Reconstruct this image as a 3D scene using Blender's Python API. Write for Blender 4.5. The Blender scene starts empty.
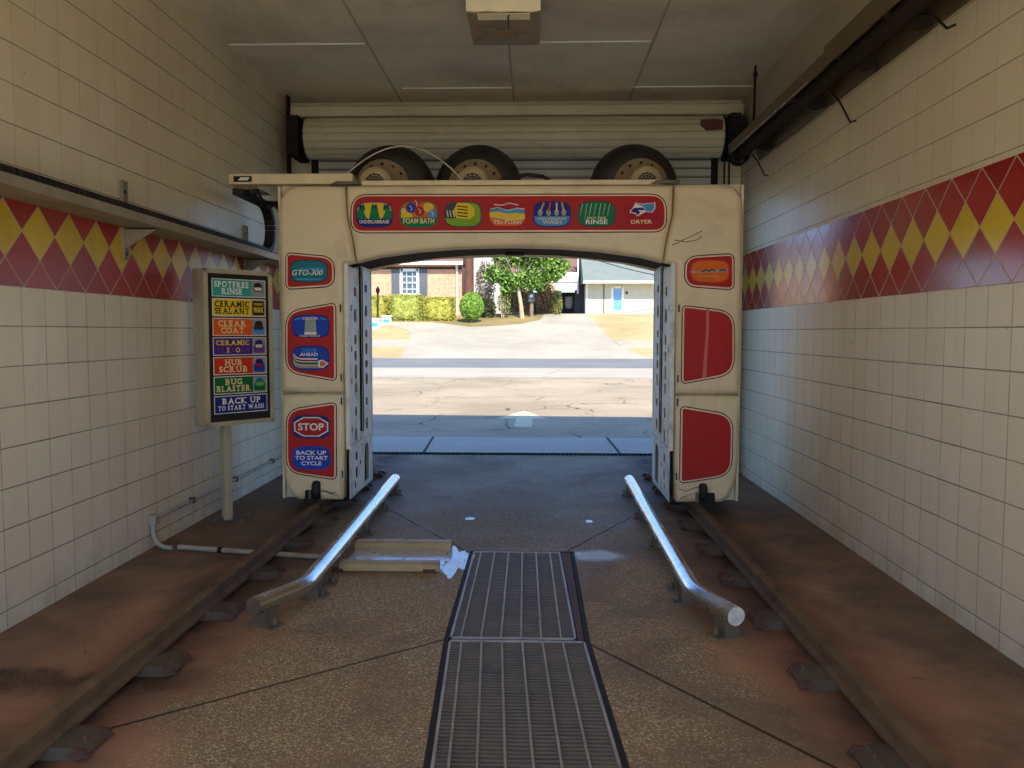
import bpy, bmesh, math, random
from mathutils import Matrix, Vector
from mathutils.geometry import delaunay_2d_cdt
PI = math.pi
scene = bpy.context.scene
col = scene.collection
rnd = random.Random(7)

# ------------------------------------------------------------------ camera, sky, sun, exposure
cam_data = bpy.data.cameras.new('camera')
cam_data.sensor_width = 36.0
cam_data.lens = 28.65
cam_data.clip_start = 0.05
cam_data.clip_end = 1000
cam = bpy.data.objects.new('camera', cam_data)
col.objects.link(cam)
cam.matrix_world = Matrix(((0.999619, -0.003217, 0.027407, 0.2269),
                           (0.027556, 0.06351, -0.997601, 0.0),
                           (0.001468, 0.997976, 0.063574, 1.49),
                           (0, 0, 0, 1)))
scene.camera = cam
scene.view_settings.view_transform = 'Standard'
scene.view_settings.look = 'None'
scene.view_settings.gamma = 1.0
scene.view_settings.use_curve_mapping = False
scene.view_settings.exposure = 0.24

SUN_ELEV, SUN_AZ = math.radians(42), math.radians(14)      # sun behind the camera, a little to the right
world = bpy.data.worlds.new('sky')
scene.world = world
world.use_nodes = True
wn = world.node_tree
wn.nodes.clear()
sky = wn.nodes.new('ShaderNodeTexSky')
sky.sky_type = 'NISHITA'
sky.sun_disc = False
sky.sun_elevation = SUN_ELEV
sky.sun_rotation = PI - SUN_AZ
sky.air_density = 1.0
sky.dust_density = 0.6
sky.ozone_density = 2.0
bg = wn.nodes.new('ShaderNodeBackground')
bg.inputs['Strength'].default_value = 0.28
wo = wn.nodes.new('ShaderNodeOutputWorld')
tint = wn.nodes.new('ShaderNodeMix')
tint.data_type = 'RGBA'; tint.blend_type = 'MULTIPLY'
tint.inputs[0].default_value = 1.0
tint.inputs[7].default_value = (0.72, 0.94, 1.27, 1)        # clear deep-blue winter sky
wn.links.new(sky.outputs[0], tint.inputs[6])
wn.links.new(tint.outputs[2], bg.inputs[0])
wn.links.new(bg.outputs[0], wo.inputs[0])

sun_data = bpy.data.lights.new('sun', 'SUN')
sun_data.energy = 7.5
sun_data.angle = math.radians(0.55)
sun_data.color = (1.0, 0.885, 0.69)
sun = bpy.data.objects.new('sun', sun_data)
col.objects.link(sun)
sun_dir = Vector((-math.sin(SUN_AZ) * math.cos(SUN_ELEV), math.cos(SUN_AZ) * math.cos(SUN_ELEV), -math.sin(SUN_ELEV)))
sun.rotation_euler = sun_dir.to_track_quat('-Z', 'Y').to_euler()
sun.location = (2, -6, 9)

# ------------------------------------------------------------------ colours and materials
def S(r, g, b):
    f = lambda c: (c / 255 / 12.92) if c / 255 <= 0.04045 else ((c / 255 + 0.055) / 1.055) ** 2.4
    return (f(r), f(g), f(b), 1)

class NT:
    """small wrapper for building a node tree"""
    def __init__(s, name):
        s.m = bpy.data.materials.new(name)
        s.m.use_nodes = True
        s.t = s.m.node_tree
        s.b = s.t.nodes['Principled BSDF']
        s.co = s.t.nodes.new('ShaderNodeTexCoord')
    def n(s, kind, **kw):
        x = s.t.nodes.new('ShaderNode' + kind)
        for k, v in kw.items():
            setattr(x, k, v)
        return x
    def link(s, a, b):
        s.t.links.new(a, b)
    def val(s, sock, v):
        if hasattr(v, 'is_output') or hasattr(v, 'links'):
            s.link(v, sock)
        else:
            sock.default_value = v
    def math(s, op, a, b=0.0, c=0.0, clamp=False):
        x = s.n('Math', operation=op, use_clamp=clamp)
        s.val(x.inputs[0], a); s.val(x.inputs[1], b); s.val(x.inputs[2], c)
        return x.outputs[0]
    def mix(s, f, a, b):
        x = s.n('Mix', data_type='RGBA')
        s.val(x.inputs[0], f); s.val(x.inputs[6], a); s.val(x.inputs[7], b)
        return x.outputs[2]
    def noise(s, vec, scale, detail=4, rough=0.55, dist=0.0):
        x = s.n('TexNoise')
        s.link(vec, x.inputs['Vector'])
        x.inputs['Scale'].default_value = scale
        x.inputs['Detail'].default_value = detail
        x.inputs['Roughness'].default_value = rough
        x.inputs['Distortion'].default_value = dist
        return x.outputs[0]
    def ramp(s, v, lo, hi, a=0.0, b=1.0):
        x = s.n('MapRange', clamp=True)
        s.link(v, x.inputs[0])
        for i, q in enumerate((lo, hi, a, b)):
            x.inputs[1 + i].default_value = q
        return x.outputs[0]
    def sep(s, vec):
        x = s.n('SeparateXYZ'); s.link(vec, x.inputs[0]); return x.outputs
    def comb(s, x, y, z=0.0):
        c = s.n('CombineXYZ')
        s.val(c.inputs[0], x); s.val(c.inputs[1], y); s.val(c.inputs[2], z)
        return c.outputs[0]
    def bump(s, h, strength=0.3, dist=0.01):
        x = s.n('Bump')
        x.inputs['Strength'].default_value = strength
        x.inputs['Distance'].default_value = dist
        s.link(h, x.inputs['Height'])
        s.link(x.outputs[0], s.b.inputs['Normal'])
    def out(s, color=None, rough=None, metal=None, spec=None):
        for k, v in (('Base Color', color), ('Roughness', rough), ('Metallic', metal), ('Specular IOR Level', spec)):
            if v is not None:
                s.val(s.b.inputs[k], v)
        return s.m

def plain(name, c, rough=0.55, metal=0.0, var=0.12, scale=6.0, dirt=None, dirt_amt=0.5, dirt_scale=2.5, bump=0.0, spec=0.5):
    """painted / moulded / metal surface with noise variation and optional dirt patches"""
    t = NT(name)
    o = t.co.outputs['Object']
    n1 = t.noise(o, scale, 5)
    hi = tuple(min(1, x * (1 + var)) for x in c[:3]) + (1,)
    lo = tuple(x * (1 - var) for x in c[:3]) + (1,)
    cc = t.mix(t.ramp(n1, 0.3, 0.7), lo, hi)
    if dirt:
        n2 = t.noise(o, dirt_scale, 8, 0.65, 0.4)
        cc = t.mix(t.ramp(n2, 0.5, 0.72, 0, dirt_amt), cc, dirt)
    r = t.ramp(n1, 0.25, 0.75, max(0.02, rough - 0.07), min(1, rough + 0.07))
    if bump:
        t.bump(t.noise(o, scale * 6, 6), bump, 0.01)
    return t.out(cc, r, metal, spec)

TILE, DIA = 0.2032, 0.2874
BAND0, BAND1 = 1.7193, 2.2941

def tile_material(name, y0, along='Y'):
    """glazed stack-bond wall tile: 8 inch squares, dirty joints, tile-to-tile shade"""
    t = NT(name)
    o = t.co.outputs['Object']
    X = t.sep(o)
    a = X[1] if along == 'Y' else X[0]
    u = t.math('DIVIDE', t.math('SUBTRACT', a, y0), TILE)
    v = t.math('DIVIDE', t.math('SUBTRACT', X[2], BAND0), TILE)
    def joint(w, width):
        f = t.math('FRACT', w)
        d = t.math('MINIMUM', f, t.math('SUBTRACT', 1.0, f))
        return t.ramp(d, width * 0.35, width, 1, 0)
    big = t.noise(o, 1.1, 4)
    big2 = t.noise(o, 3.3, 3)
    jh = t.math('MULTIPLY', joint(v, 0.022), t.ramp(big, 0.3, 0.62, 0.45, 0.95))
    jv = t.math('MULTIPLY', joint(u, 0.02), t.math('MULTIPLY', t.ramp(big2, 0.35, 0.65, 0.2, 0.75), t.ramp(X[2], 1.9, 2.5, 1.0, 0.5)))
    j = t.math('MAXIMUM', jh, jv)
    cell = t.comb(t.math('FLOOR', u), t.math('FLOOR', v))
    wn_ = t.n('TexWhiteNoise', noise_dimensions='3D')
    t.link(cell, wn_.inputs[0])
    base = t.mix(wn_.outputs[0], S(226, 213, 184), S(232, 220, 194))
    stain = t.noise(t.comb(t.math('MULTIPLY', a, 2.6), t.math('MULTIPLY', X[2], 0.5)), 2.0, 6, 0.6)
    base = t.mix(t.ramp(stain, 0.52, 0.85, 0, 0.2), base, S(150, 132, 102))
    up = t.math('MULTIPLY', t.math('GREATER_THAN', X[2], BAND1), t.ramp(t.noise(o, 0.7, 5), 0.3, 0.7, 0.05, 0.55))   # patchy yellower tone on the courses above the band
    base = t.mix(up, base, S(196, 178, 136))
    low = t.math('MULTIPLY', t.ramp(X[2], 0.0, 0.35, 0.25, 0), t.ramp(t.noise(o, 5, 6), 0.4, 0.65))
    base = t.mix(low, base, S(110, 92, 76))
    spots = t.ramp(t.noise(o, 23, 2), 0.77, 0.8)
    base = t.mix(t.math('MULTIPLY', spots, 0.6), base, S(80, 66, 52))
    c = t.mix(j, base, S(96, 82, 64))
    t.bump(t.math('ADD', t.math('MULTIPLY', j, -1.0), t.math('MULTIPLY', t.noise(o, 9, 3), 0.25)), 0.35, 0.004)
    return t.out(c, t.ramp(j, 0, 1, 0.42, 0.8), 0.0, 0.4)

def diamond_material(name, y0, gloss=0.2):
    """red tile set on the point with one row of yellow diamonds and pale grout"""
    t = NT(name)
    o = t.co.outputs['Object']
    X = t.sep(o)
    u = t.math('DIVIDE', t.math('SUBTRACT', X[1], y0), DIA)
    v = t.math('DIVIDE', t.math('SUBTRACT', X[2], (BAND0 + BAND1) / 2), DIA)
    p, q = t.math('ADD', u, v), t.math('SUBTRACT', u, v)
    def edge(w):
        f = t.math('FRACT', w)
        return t.math('MINIMUM', f, t.math('SUBTRACT', 1.0, f))
    g = t.ramp(t.math('MINIMUM', edge(p), edge(q)), 0.012, 0.022, 1, 0)
    same = t.math('COMPARE', t.math('FLOOR', p), t.math('FLOOR', q), 0.1)
    wn_ = t.n('TexWhiteNoise', noise_dimensions='3D')
    t.link(t.comb(t.math('FLOOR', p), t.math('FLOOR', q)), wn_.inputs[0])
    red = t.mix(wn_.outputs[0], S(150, 24, 22), S(168, 32, 28))
    yel = t.mix(wn_.outputs[0], S(206, 172, 28), S(220, 186, 40))
    c = t.mix(same, red, yel)
    c = t.mix(t.ramp(t.noise(o, 4, 6), 0.5, 0.75, 0, 0.25), c, S(90, 62, 44))
    c = t.mix(g, c, S(196, 170, 138))
    t.bump(t.math('MULTIPLY', g, -1.0), 0.3, 0.003)
    return t.out(c, t.ramp(g, 0, 1, gloss, 0.7), 0, 0.5)

def floor_material():
    """worn concrete wash-bay floor: brown film by the walls, rust red paint patches, exposed pebble aggregate, saw cuts"""
    t = NT('wash_bay_concrete')
    o = t.co.outputs['Object']
    X = t.sep(o)
    ax = t.math('ABSOLUTE', X[0])
    n_big = t.noise(o, 0.9, 5, 0.6, 0.5)
    n_mid = t.noise(o, 3.0, 7, 0.65, 0.3)
    film = t.mix(t.ramp(n_mid, 0.35, 0.7), S(108, 89, 71), S(140, 115, 92))
    red = t.mix(t.ramp(n_mid, 0.3, 0.7), S(162, 116, 92), S(188, 142, 114))
    redmask = t.math('MULTIPLY', t.ramp(t.math('ADD', n_big, t.math('MULTIPLY', n_mid, 0.3)), 0.58, 0.74),
                     t.math('MULTIPLY', t.ramp(X[1], 5.2, 6.4, 1, 0.25), t.ramp(ax, 1.75, 2.05, 1, 0.3)))
    c = t.mix(redmask, film, red)
    # exposed aggregate: pebbles
    vo = t.n('TexVoronoi', feature='F1')
    t.link(o, vo.inputs['Vector']); vo.inputs['Scale'].default_value = 95
    peb = t.ramp(vo.outputs['Distance'], 0.25, 0.6, 1, 0)
    ps = t.sep(vo.outputs['Color'])
    stone = t.mix(ps[0], S(96, 84, 64), S(232, 214, 174))
    agg = t.mix(peb, S(146, 128, 98), stone)
    edge = t.math('ADD', ax, t.math('MULTIPLY', t.math('SUBTRACT', n_mid, 0.5), 1.0))
    centre = t.ramp(edge, 0.95, 1.28, 1, 0)
    wear = t.math('MULTIPLY', centre, t.ramp(n_big, 0.32, 0.52))
    far_in = t.ramp(X[1], 5.3, 5.9)
    far = t.math('MULTIPLY', far_in, t.ramp(t.math('ADD', X[1], t.math('MULTIPLY', n_big, 1.4)), 7.6, 8.4, 1, 0))
    wear = t.math('MAXIMUM', wear, t.math('MULTIPLY', far, t.ramp(ax, 1.2, 1.9, 1, 0)))
    c = t.mix(t.math('MULTIPLY', wear, 0.85), c, agg)
    # gravelly dirt streak across the left side
    wob = t.math('ADD', X[1], t.math('MULTIPLY', t.math('SUBTRACT', n_mid, 0.5), 0.5))
    st = t.math('MULTIPLY', t.ramp(t.math('ABSOLUTE', t.math('SUBTRACT', wob, 3.35)), 0.03, 0.16, 1, 0), t.ramp(X[0], -1.0, -1.4))
    c = t.mix(t.math('MULTIPLY', st, 0.7), c, t.mix(peb, S(40, 32, 26), S(98, 82, 66)))
    # patchy darker tone along the rails, and drips
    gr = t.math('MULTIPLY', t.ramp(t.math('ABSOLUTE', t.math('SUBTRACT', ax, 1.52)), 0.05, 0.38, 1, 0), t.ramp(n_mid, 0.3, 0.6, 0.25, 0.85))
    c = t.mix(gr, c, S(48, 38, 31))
    blot = t.ramp(t.noise(o, 5.5, 5, 0.6, 0.8), 0.66, 0.76)
    c = t.mix(t.math('MULTIPLY', blot, 0.6), c, S(44, 36, 30))
    flk = t.math('MULTIPLY', t.ramp(t.noise(o, 60, 2), 0.6, 0.68), wear)
    c = t.mix(t.math('MULTIPLY', flk, 0.6), c, S(58, 48, 38))
    dots = t.ramp(t.noise(o, 17, 2), 0.74, 0.78)
    c = t.mix(t.math('MULTIPLY', dots, 0.75), c, S(30, 25, 21))
    wet = t.math('MULTIPLY', t.ramp(X[1], 5.0, 6.4), t.ramp(ax, 1.1, 1.5, 1, 0))
    c = t.mix(t.math('MULTIPLY', wet, 0.4), c, S(112, 100, 88))
    # four saw cuts running out from the grate corners
    cut = None
    for (x0, y0, dx, dy) in ((-0.2, 3.86, -0.78, -0.62), (0.49, 3.83, 0.58, -0.82), (-0.22, 5.43, -0.51, 0.86), (0.44, 5.45, 0.47, 0.88)):
        L = math.hypot(dx, dy); dx, dy = dx / L, dy / L
        px = t.math('SUBTRACT', X[0], x0); py = t.math('SUBTRACT', X[1], y0)
        along = t.math('ADD', t.math('MULTIPLY', px, dx), t.math('MULTIPLY', py, dy))
        across = t.math('ABSOLUTE', t.math('ADD', t.math('MULTIPLY', px, -dy), t.math('MULTIPLY', py, dx)))
        m = t.math('MULTIPLY', t.ramp(across, 0.005, 0.011, 1, 0), t.math('GREATER_THAN', along, 0.0))
        m = t.math('MULTIPLY', m, t.math('LESS_THAN', along, 1.7))
        cut = m if cut is None else t.math('MAXIMUM', cut, m)
    c = t.mix(t.math('MULTIPLY', cut, 0.85), c, S(34, 27, 22))
    rough = t.math('SUBTRACT', t.ramp(n_mid, 0.3, 0.7, 0.58, 0.78), t.math('MULTIPLY', wet, t.ramp(n_big, 0.4, 0.6, 0.0, 0.12)))
    pdx, pdy = t.math('DIVIDE', t.math('SUBTRACT', X[0], .66), .27), t.math('DIVIDE', t.math('SUBTRACT', X[1], 5.38), .2)
    pdl = t.ramp(t.math('ADD', t.math('ADD', t.math('MULTIPLY', pdx, pdx), t.math('MULTIPLY', pdy, pdy)), n_mid), 0.7, 1.2, 1, 0)
    rough = t.math('SUBTRACT', rough, t.math('MULTIPLY', pdl, 0.45))
    h = t.math('ADD', t.math('MULTIPLY', t.math('MULTIPLY', peb, wear), 0.6), t.math('MULTIPLY', n_mid, 0.4))
    t.bump(t.math('SUBTRACT', h, cut), 0.5, 0.008)
    return t.out(c, rough, 0, 0.12)

def ground_material(name, c1, c2, crack=0.0, crack_scale=0.6, rough=0.85, speck=0.15, streak=0.0):
    t = NT(name)
    o = t.co.outputs['Object']
    n = t.noise(o, 0.35, 8, 0.62, 0.3)
    c = t.mix(t.ramp(n, 0.35, 0.65), c1, c2)
    f = t.noise(o, 14, 5, 0.7)
    c = t.mix(t.ramp(f, 0.4, 0.7, 0, speck), c, S(60, 56, 50))
    if streak:
        X = t.sep(o)
        s_ = t.noise(t.comb(t.math('MULTIPLY', X[0], 0.08), X[1]), 1.2, 5)
        c = t.mix(t.ramp(s_, 0.5, 0.7, 0, streak), c, S(170, 160, 145))
    if crack:
        w = t.n('Mix', data_type='VECTOR')
        w.inputs[0].default_value = 0.25
        nz = t.n('TexNoise'); t.link(o, nz.inputs['Vector']); nz.inputs['Scale'].default_value = 1.6; nz.inputs['Detail'].default_value = 4
        t.link(o, w.inputs[4]); t.link(nz.outputs['Color'], w.inputs[5])
        v = t.n('TexVoronoi', feature='DISTANCE_TO_EDGE')
        t.link(w.outputs[1], v.inputs['Vector']); v.inputs['Scale'].default_value = crack_scale
        k = t.math('MULTIPLY', t.ramp(v.outputs['Distance'], 0.006, 0.022, 1, 0), t.ramp(t.noise(o, 0.5, 3), 0.45, 0.6))
        c = t.mix(t.math('MULTIPLY', k, crack), c, S(60, 52, 44))
    t.bump(f, 0.2, 0.01)
    return t.out(c, rough, 0, 0.25)

def brick_material():
    t = NT('orange_brick')
    o = t.co.outputs['Object']
    X = t.sep(o)
    b = t.n('TexBrick')
    t.link(t.comb(X[0], X[2]), b.inputs['Vector'])
    b.inputs['Color1'].default_value = S(214, 152, 116); b.inputs['Color2'].default_value = S(190, 122, 90)
    b.inputs['Mortar'].default_value = S(205, 186, 160)
    b.inputs['Scale'].default_value = 1.0
    b.inputs['Brick Width'].default_value = 0.24; b.inputs['Row Height'].default_value = 0.085; b.inputs['Mortar Size'].default_value = 0.011
    c = t.mix(t.ramp(t.noise(o, 5, 5), 0.45, 0.75, 0, 0.4), b.outputs[0], S(150, 80, 60))
    return t.out(c, 0.85)

def lines_material(name, c, dark, pitch, axis=2, rough=0.7, width=0.07, amt=0.6):
    """lap siding / shingle courses / slats: dark line at every pitch"""
    t = NT(name)
    o = t.co.outputs['Object']
    X = t.sep(o)
    f = t.math('FRACT', t.math('DIVIDE', X[axis], pitch))
    k = t.ramp(f, 0.0, width, 1, 0)
    cc = t.mix(t.ramp(t.noise(o, 2.0, 6), 0.35, 0.7, 0, 0.3), c, dark)
    cc = t.mix(t.math('MULTIPLY', k, amt), cc, dark)
    t.bump(f, 0.3, 0.02)
    return t.out(cc, rough)

def leaf_material(name, c1, c2, trans=0.25):
    t = NT(name)
    oi = t.n('ObjectInfo')
    n = t.noise(t.co.outputs['Object'], 3.5, 4)
    w = t.noise(t.co.outputs['Object'], 40, 1)
    c = t.mix(t.ramp(t.math('ADD', t.math('MULTIPLY', n, 0.6), t.math('MULTIPLY', w, 0.4)), 0.38, 0.62), c1, c2)
    t.b.inputs['Transmission Weight'].default_value = 0.0
    t.b.inputs['Subsurface Weight'].default_value = 0.0
    return t.out(c, 0.6, 0, 0.3)

M = {}
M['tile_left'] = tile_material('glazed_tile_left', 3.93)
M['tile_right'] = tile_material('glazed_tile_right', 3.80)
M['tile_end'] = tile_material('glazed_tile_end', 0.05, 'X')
M['band_left'] = diamond_material('diamond_tile_left', 4.1559, 0.36)
M['band_right'] = diamond_material('diamond_tile_right', 6.1071)
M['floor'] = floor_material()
M['ceiling'] = plain('ceiling_paint', S(220, 210, 184), 0.6, var=0.06, scale=1.2, dirt=S(112, 102, 84), dirt_amt=0.45, dirt_scale=0.8)
M['seam'] = plain('seam_strip', S(250, 247, 240), 0.45, var=0.04)
M['seam_dark'] = plain('seam_gap', S(176, 166, 142), 0.8)
M['plaster'] = plain('upper_wall_paint', S(178, 168, 144), 0.6, var=0.06, scale=1.5, dirt=S(120, 108, 84), dirt_amt=0.4)
M['cream'] = plain('cream_fibreglass', S(226, 206, 166), 0.42, var=0.05, scale=2.0, dirt=S(150, 122, 84), dirt_amt=0.35, dirt_scale=2.2)
M['cream_back'] = plain('pale_cream_sheet', S(218, 204, 172), 0.5, var=0.06, dirt=S(150, 126, 90), dirt_amt=0.4)
M['inner_white'] = plain('chipped_white_enamel', S(226, 222, 210), 0.55, var=0.04, dirt=S(120, 96, 72), dirt_amt=0.6, dirt_scale=5)
M['dark'] = plain('black_void', S(26, 22, 19), 0.85)
M['rubber'] = plain('black_rubber', S(30, 28, 26), 0.7, var=0.2, bump=0.1)
M['black_plastic'] = plain('black_housing_plastic', S(28, 25, 22), 0.5, var=0.2, dirt=S(92, 78, 58), dirt_amt=0.4, dirt_scale=3)
M['brown_liner'] = plain('shade_and_crack_brown', S(70, 50, 36), 0.85, var=0.25, spec=0.1)  # paints soffit shade and panel shadow lines; also real cracks
M['red'] = plain('red_sign_vinyl', S(178, 34, 30), 0.5, var=0.06, dirt=S(140, 60, 52), dirt_amt=0.4, spec=0.2)
M['red_magenta'] = plain('crimson_vinyl', S(172, 24, 48), 0.5, var=0.05, spec=0.2)
M['sign_edge'] = plain('pale_sign_edging', S(240, 210, 180), 0.4, var=0.06)
M['navy'] = plain('navy_vinyl', S(34, 36, 120), 0.5, var=0.08, spec=0.2)
M['blue'] = plain('blue_vinyl', S(30, 66, 170), 0.5, var=0.08, spec=0.2)
M['sky_blue'] = plain('light_blue_vinyl', S(70, 146, 206), 0.5, var=0.08, spec=0.2)
M['teal'] = plain('teal_vinyl', S(20, 116, 128), 0.5, var=0.1, spec=0.2)
M['green'] = plain('green_vinyl', S(0, 118, 74), 0.5, var=0.08, spec=0.2)
M['lime'] = plain('lime_vinyl', S(128, 172, 32), 0.5, var=0.08, spec=0.2)
M['yellow'] = plain('yellow_vinyl', S(232, 196, 40), 0.5, var=0.08, spec=0.2)
M['orange'] = plain('orange_vinyl', S(222, 104, 30), 0.5, var=0.1, spec=0.2)
M['white'] = plain('white_lettering', S(230, 226, 216), 0.4, var=0.03)
M['cream_letter'] = plain('cream_lettering', S(226, 208, 150), 0.4, var=0.03)
M['ink'] = plain('black_lettering', S(26, 24, 26), 0.45, var=0.05)
M['purple'] = plain('purple_vinyl', S(78, 40, 120), 0.5, var=0.1, spec=0.2)
M['faded_purple'] = plain('faded_purple_lettering', S(104, 52, 128), 0.4, var=0.1)
M['sign_orange'] = plain('sign_orange_vinyl', S(226, 92, 26), 0.5, var=0.06, spec=0.2)
M['sign_red'] = plain('sign_red_vinyl', S(206, 52, 26), 0.5, var=0.06, spec=0.2)
M['sign_green'] = plain('sign_green_vinyl', S(18, 100, 44), 0.5, var=0.06, spec=0.2)
M['sign_teal'] = plain('sign_teal_vinyl', S(56, 158, 148), 0.5, var=0.06, spec=0.2)
M['sign_grey'] = plain('faded_grey_print', S(150, 152, 150), 0.4, var=0.2, scale=60)
M['beige_metal'] = plain('beige_sign_cabinet', S(176, 164, 136), 0.45, var=0.08, dirt=S(110, 96, 72), dirt_amt=0.4)
M['steel'] = plain('galvanised_steel', S(214, 214, 212), 0.26, metal=1.0, var=0.12, scale=5, dirt=S(150, 146, 140), dirt_amt=0.4, dirt_scale=9)
M['foot_steel'] = plain('dull_dark_foot_plate', S(92, 82, 68), 0.7, var=0.2, dirt=S(56, 46, 36), dirt_amt=0.6, spec=0.2)
M['cap'] = plain('bright_pipe_cap', S(206, 204, 196), 0.4, var=0.25, scale=22)
M['dull_steel'] = plain('dull_galvanised_steel', S(104, 94, 80), 0.55, metal=0.15, var=0.15, dirt=S(92, 76, 58), dirt_amt=0.5)
M['rail'] = plain('grimy_rail_steel', S(112, 92, 70), 0.75, metal=0.0, spec=0.12, var=0.2, dirt=S(58, 44, 34), dirt_amt=0.6, dirt_scale=4, bump=0.15)
M['rust'] = plain('rusty_iron', S(92, 62, 46), 0.75, metal=0.2, var=0.25, dirt=S(46, 36, 30), dirt_amt=0.6)
M['grate'] = plain('worn_grate_steel', S(164, 154, 138), 0.5, metal=0.2, var=0.2, dirt=S(60, 48, 40), dirt_amt=0.6, dirt_scale=5)
M['grate_dark'] = plain('grimy_grate_bars', S(112, 101, 86), 0.6, metal=0.0, var=0.2, dirt=S(66, 56, 45), dirt_amt=0.5, spec=0.3)
M['drain_iron'] = plain('dark_drain_iron', S(62, 56, 50), 0.8, var=0.2, spec=0.1)
M['dull_cap'] = plain('dull_pipe_end', S(96, 84, 70), 0.7, var=0.25)
M['tan_bar'] = plain('tan_painted_bar', S(168, 144, 100), 0.5, var=0.1, dirt=S(104, 86, 60), dirt_amt=0.6, dirt_scale=5)
M['wet'] = None
M['conduit'] = plain('pvc_conduit', S(168, 160, 142), 0.45, var=0.08, dirt=S(104, 90, 70), dirt_amt=0.5)
M['coil'] = plain('painted_shutter_slats', S(196, 186, 156), 0.45, var=0.06, scale=1.5, dirt=S(136, 122, 92), dirt_amt=0.35)
M['curtain'] = plain('grey_shutter_slats', S(148, 146, 136), 0.5, var=0.06, dirt=S(104, 98, 84), dirt_amt=0.4)
M['oxblood'] = plain('oxblood_plate', S(92, 34, 28), 0.5, var=0.2)
M['heater'] = plain('heater_sheet_metal', S(104, 90, 62), 0.5, metal=0.35, var=0.15, dirt=S(52, 42, 30), dirt_amt=0.6)
M['heater_dark'] = plain('dark_heater_metal', S(46, 40, 33), 0.85, metal=0.0, spec=0.1, var=0.2)  # even dark tone for heater tube, brackets and shutter fittings
M['tray'] = plain('aluminium_tray', S(150, 140, 118), 0.5, metal=0.25, var=0.12, dirt=S(96, 80, 58), dirt_amt=0.5)
M['box_paper'] = plain('pale_fixture_panel', S(244, 234, 198), 0.5, var=0.06)
M['box_brown'] = plain('brown_stained_lens', S(128, 104, 66), 0.45, var=0.2, scale=4, dirt=S(70, 48, 28), dirt_amt=0.7, dirt_scale=6)
M['wire_white'] = plain('white_cable_sheath', S(206, 196, 172), 0.5)
M['pale_conc'] = ground_material('pale_concrete', S(160, 152, 134), S(178, 170, 150), speck=0.12)
M['white_conc'] = ground_material('white_bounce_concrete', S(222, 214, 196), S(238, 230, 212), speck=0.05)  # very pale so the unseen floor and apron bounce sunlight
M['threshold'] = ground_material('threshold_concrete', S(172, 166, 152), S(194, 186, 170), speck=0.2)
M['lot'] = ground_material('cracked_asphalt_lot', S(156, 140, 114), S(184, 166, 136), crack=0.85, crack_scale=1.0, speck=0.2)
M['lane'] = ground_material('pale_worn_lane', S(170, 160, 142), S(184, 174, 154), crack=0.3, crack_scale=0.3, speck=0.1, streak=0.2)
M['street'] = ground_material('grey_street_asphalt', S(116, 116, 116), S(130, 129, 126), speck=0.1)
M['lawn'] = ground_material('dry_winter_lawn', S(166, 146, 100), S(192, 172, 126), speck=0.25)
M['bed'] = ground_material('mulch_and_grass', S(120, 116, 60), S(158, 136, 92), speck=0.4)
M['arrow_paint'] = plain('worn_yellow_paint', S(206, 194, 156), 0.8, var=0.15, scale=9, dirt=S(156, 144, 120), dirt_amt=0.5, dirt_scale=6)
M['stucco'] = plain('outside_wall_paint', S(196, 184, 160), 0.8, var=0.06)
M['brick'] = brick_material()
M['siding'] = lines_material('cream_siding', S(194, 190, 170), S(150, 146, 128), 0.2, 2)
M['siding_white'] = lines_material('white_siding', S(186, 184, 176), S(130, 130, 130), 0.2, 2)
M['shingle'] = lines_material('grey_green_shingles', S(116, 124, 118), S(84, 92, 90), 0.16, 2, 0.9)
M['shingle_brown'] = lines_material('brown_shingles', S(120, 92, 76), S(80, 62, 52), 0.16, 2, 0.9)
M['trim_white'] = plain('white_trim_paint', S(226, 224, 216), 0.6, var=0.04)
M['shutter_grey'] = lines_material('slate_grey_shutter', S(88, 94, 102), S(52, 56, 62), 0.06, 2)
M['glass'] = plain('window_glass', S(70, 86, 100), 0.08, var=0.2, scale=2)
M['glass_blue'] = plain('door_glass', S(96, 150, 200), 0.12, var=0.15, scale=2)
M['garage_dark'] = plain('dark_slate_wall', S(62, 66, 72), 0.7, var=0.1)
M['bark'] = plain('grey_brown_bark', S(128, 106, 84), 0.9, var=0.3, scale=4, bump=0.4)
M['bark_pale'] = plain('pale_bark', S(176, 156, 124), 0.9, var=0.25, scale=3, bump=0.3)
M['bark_dark'] = plain('dark_brown_bark', S(92, 60, 46), 0.9, var=0.3, scale=3, bump=0.4)
M['leaf_hedge'] = leaf_material('yellow_green_hedge_leaf', S(128, 134, 44), S(176, 168, 78))
M['leaf_hedge2'] = leaf_material('olive_hedge_leaf', S(128, 138, 56), S(166, 168, 84))
M['leaf_bush'] = leaf_material('bright_green_bush_leaf', S(86, 128, 40), S(140, 172, 70))
M['leaf_tree'] = leaf_material('evergreen_leaf', S(40, 78, 26), S(136, 172, 74))
M['leaf_dry'] = leaf_material('dry_brown_leaf', S(126, 96, 66), S(168, 136, 98))
M['leaf_vine'] = leaf_material('olive_vine_leaf', S(88, 100, 46), S(146, 146, 78))
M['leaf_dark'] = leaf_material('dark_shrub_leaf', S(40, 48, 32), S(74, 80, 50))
M['twig'] = leaf_material('grey_twig', S(120, 110, 98), S(168, 158, 144))

def wet_sheen_material():  # bluish-white base colour paints the sky reflected in water
    t = NT('wet_sky_sheen')
    o = t.co.outputs['Object']
    n = t.noise(o, 26, 3)
    c = t.mix(t.ramp(n, 0.63, 0.68), S(196, 204, 214), S(50, 46, 44))
    return t.out(c, t.ramp(t.noise(o, 6, 3), 0.3, 0.7, 0.08, 0.3), 0.0, 0.8)
M['wet'] = wet_sheen_material()

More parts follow.
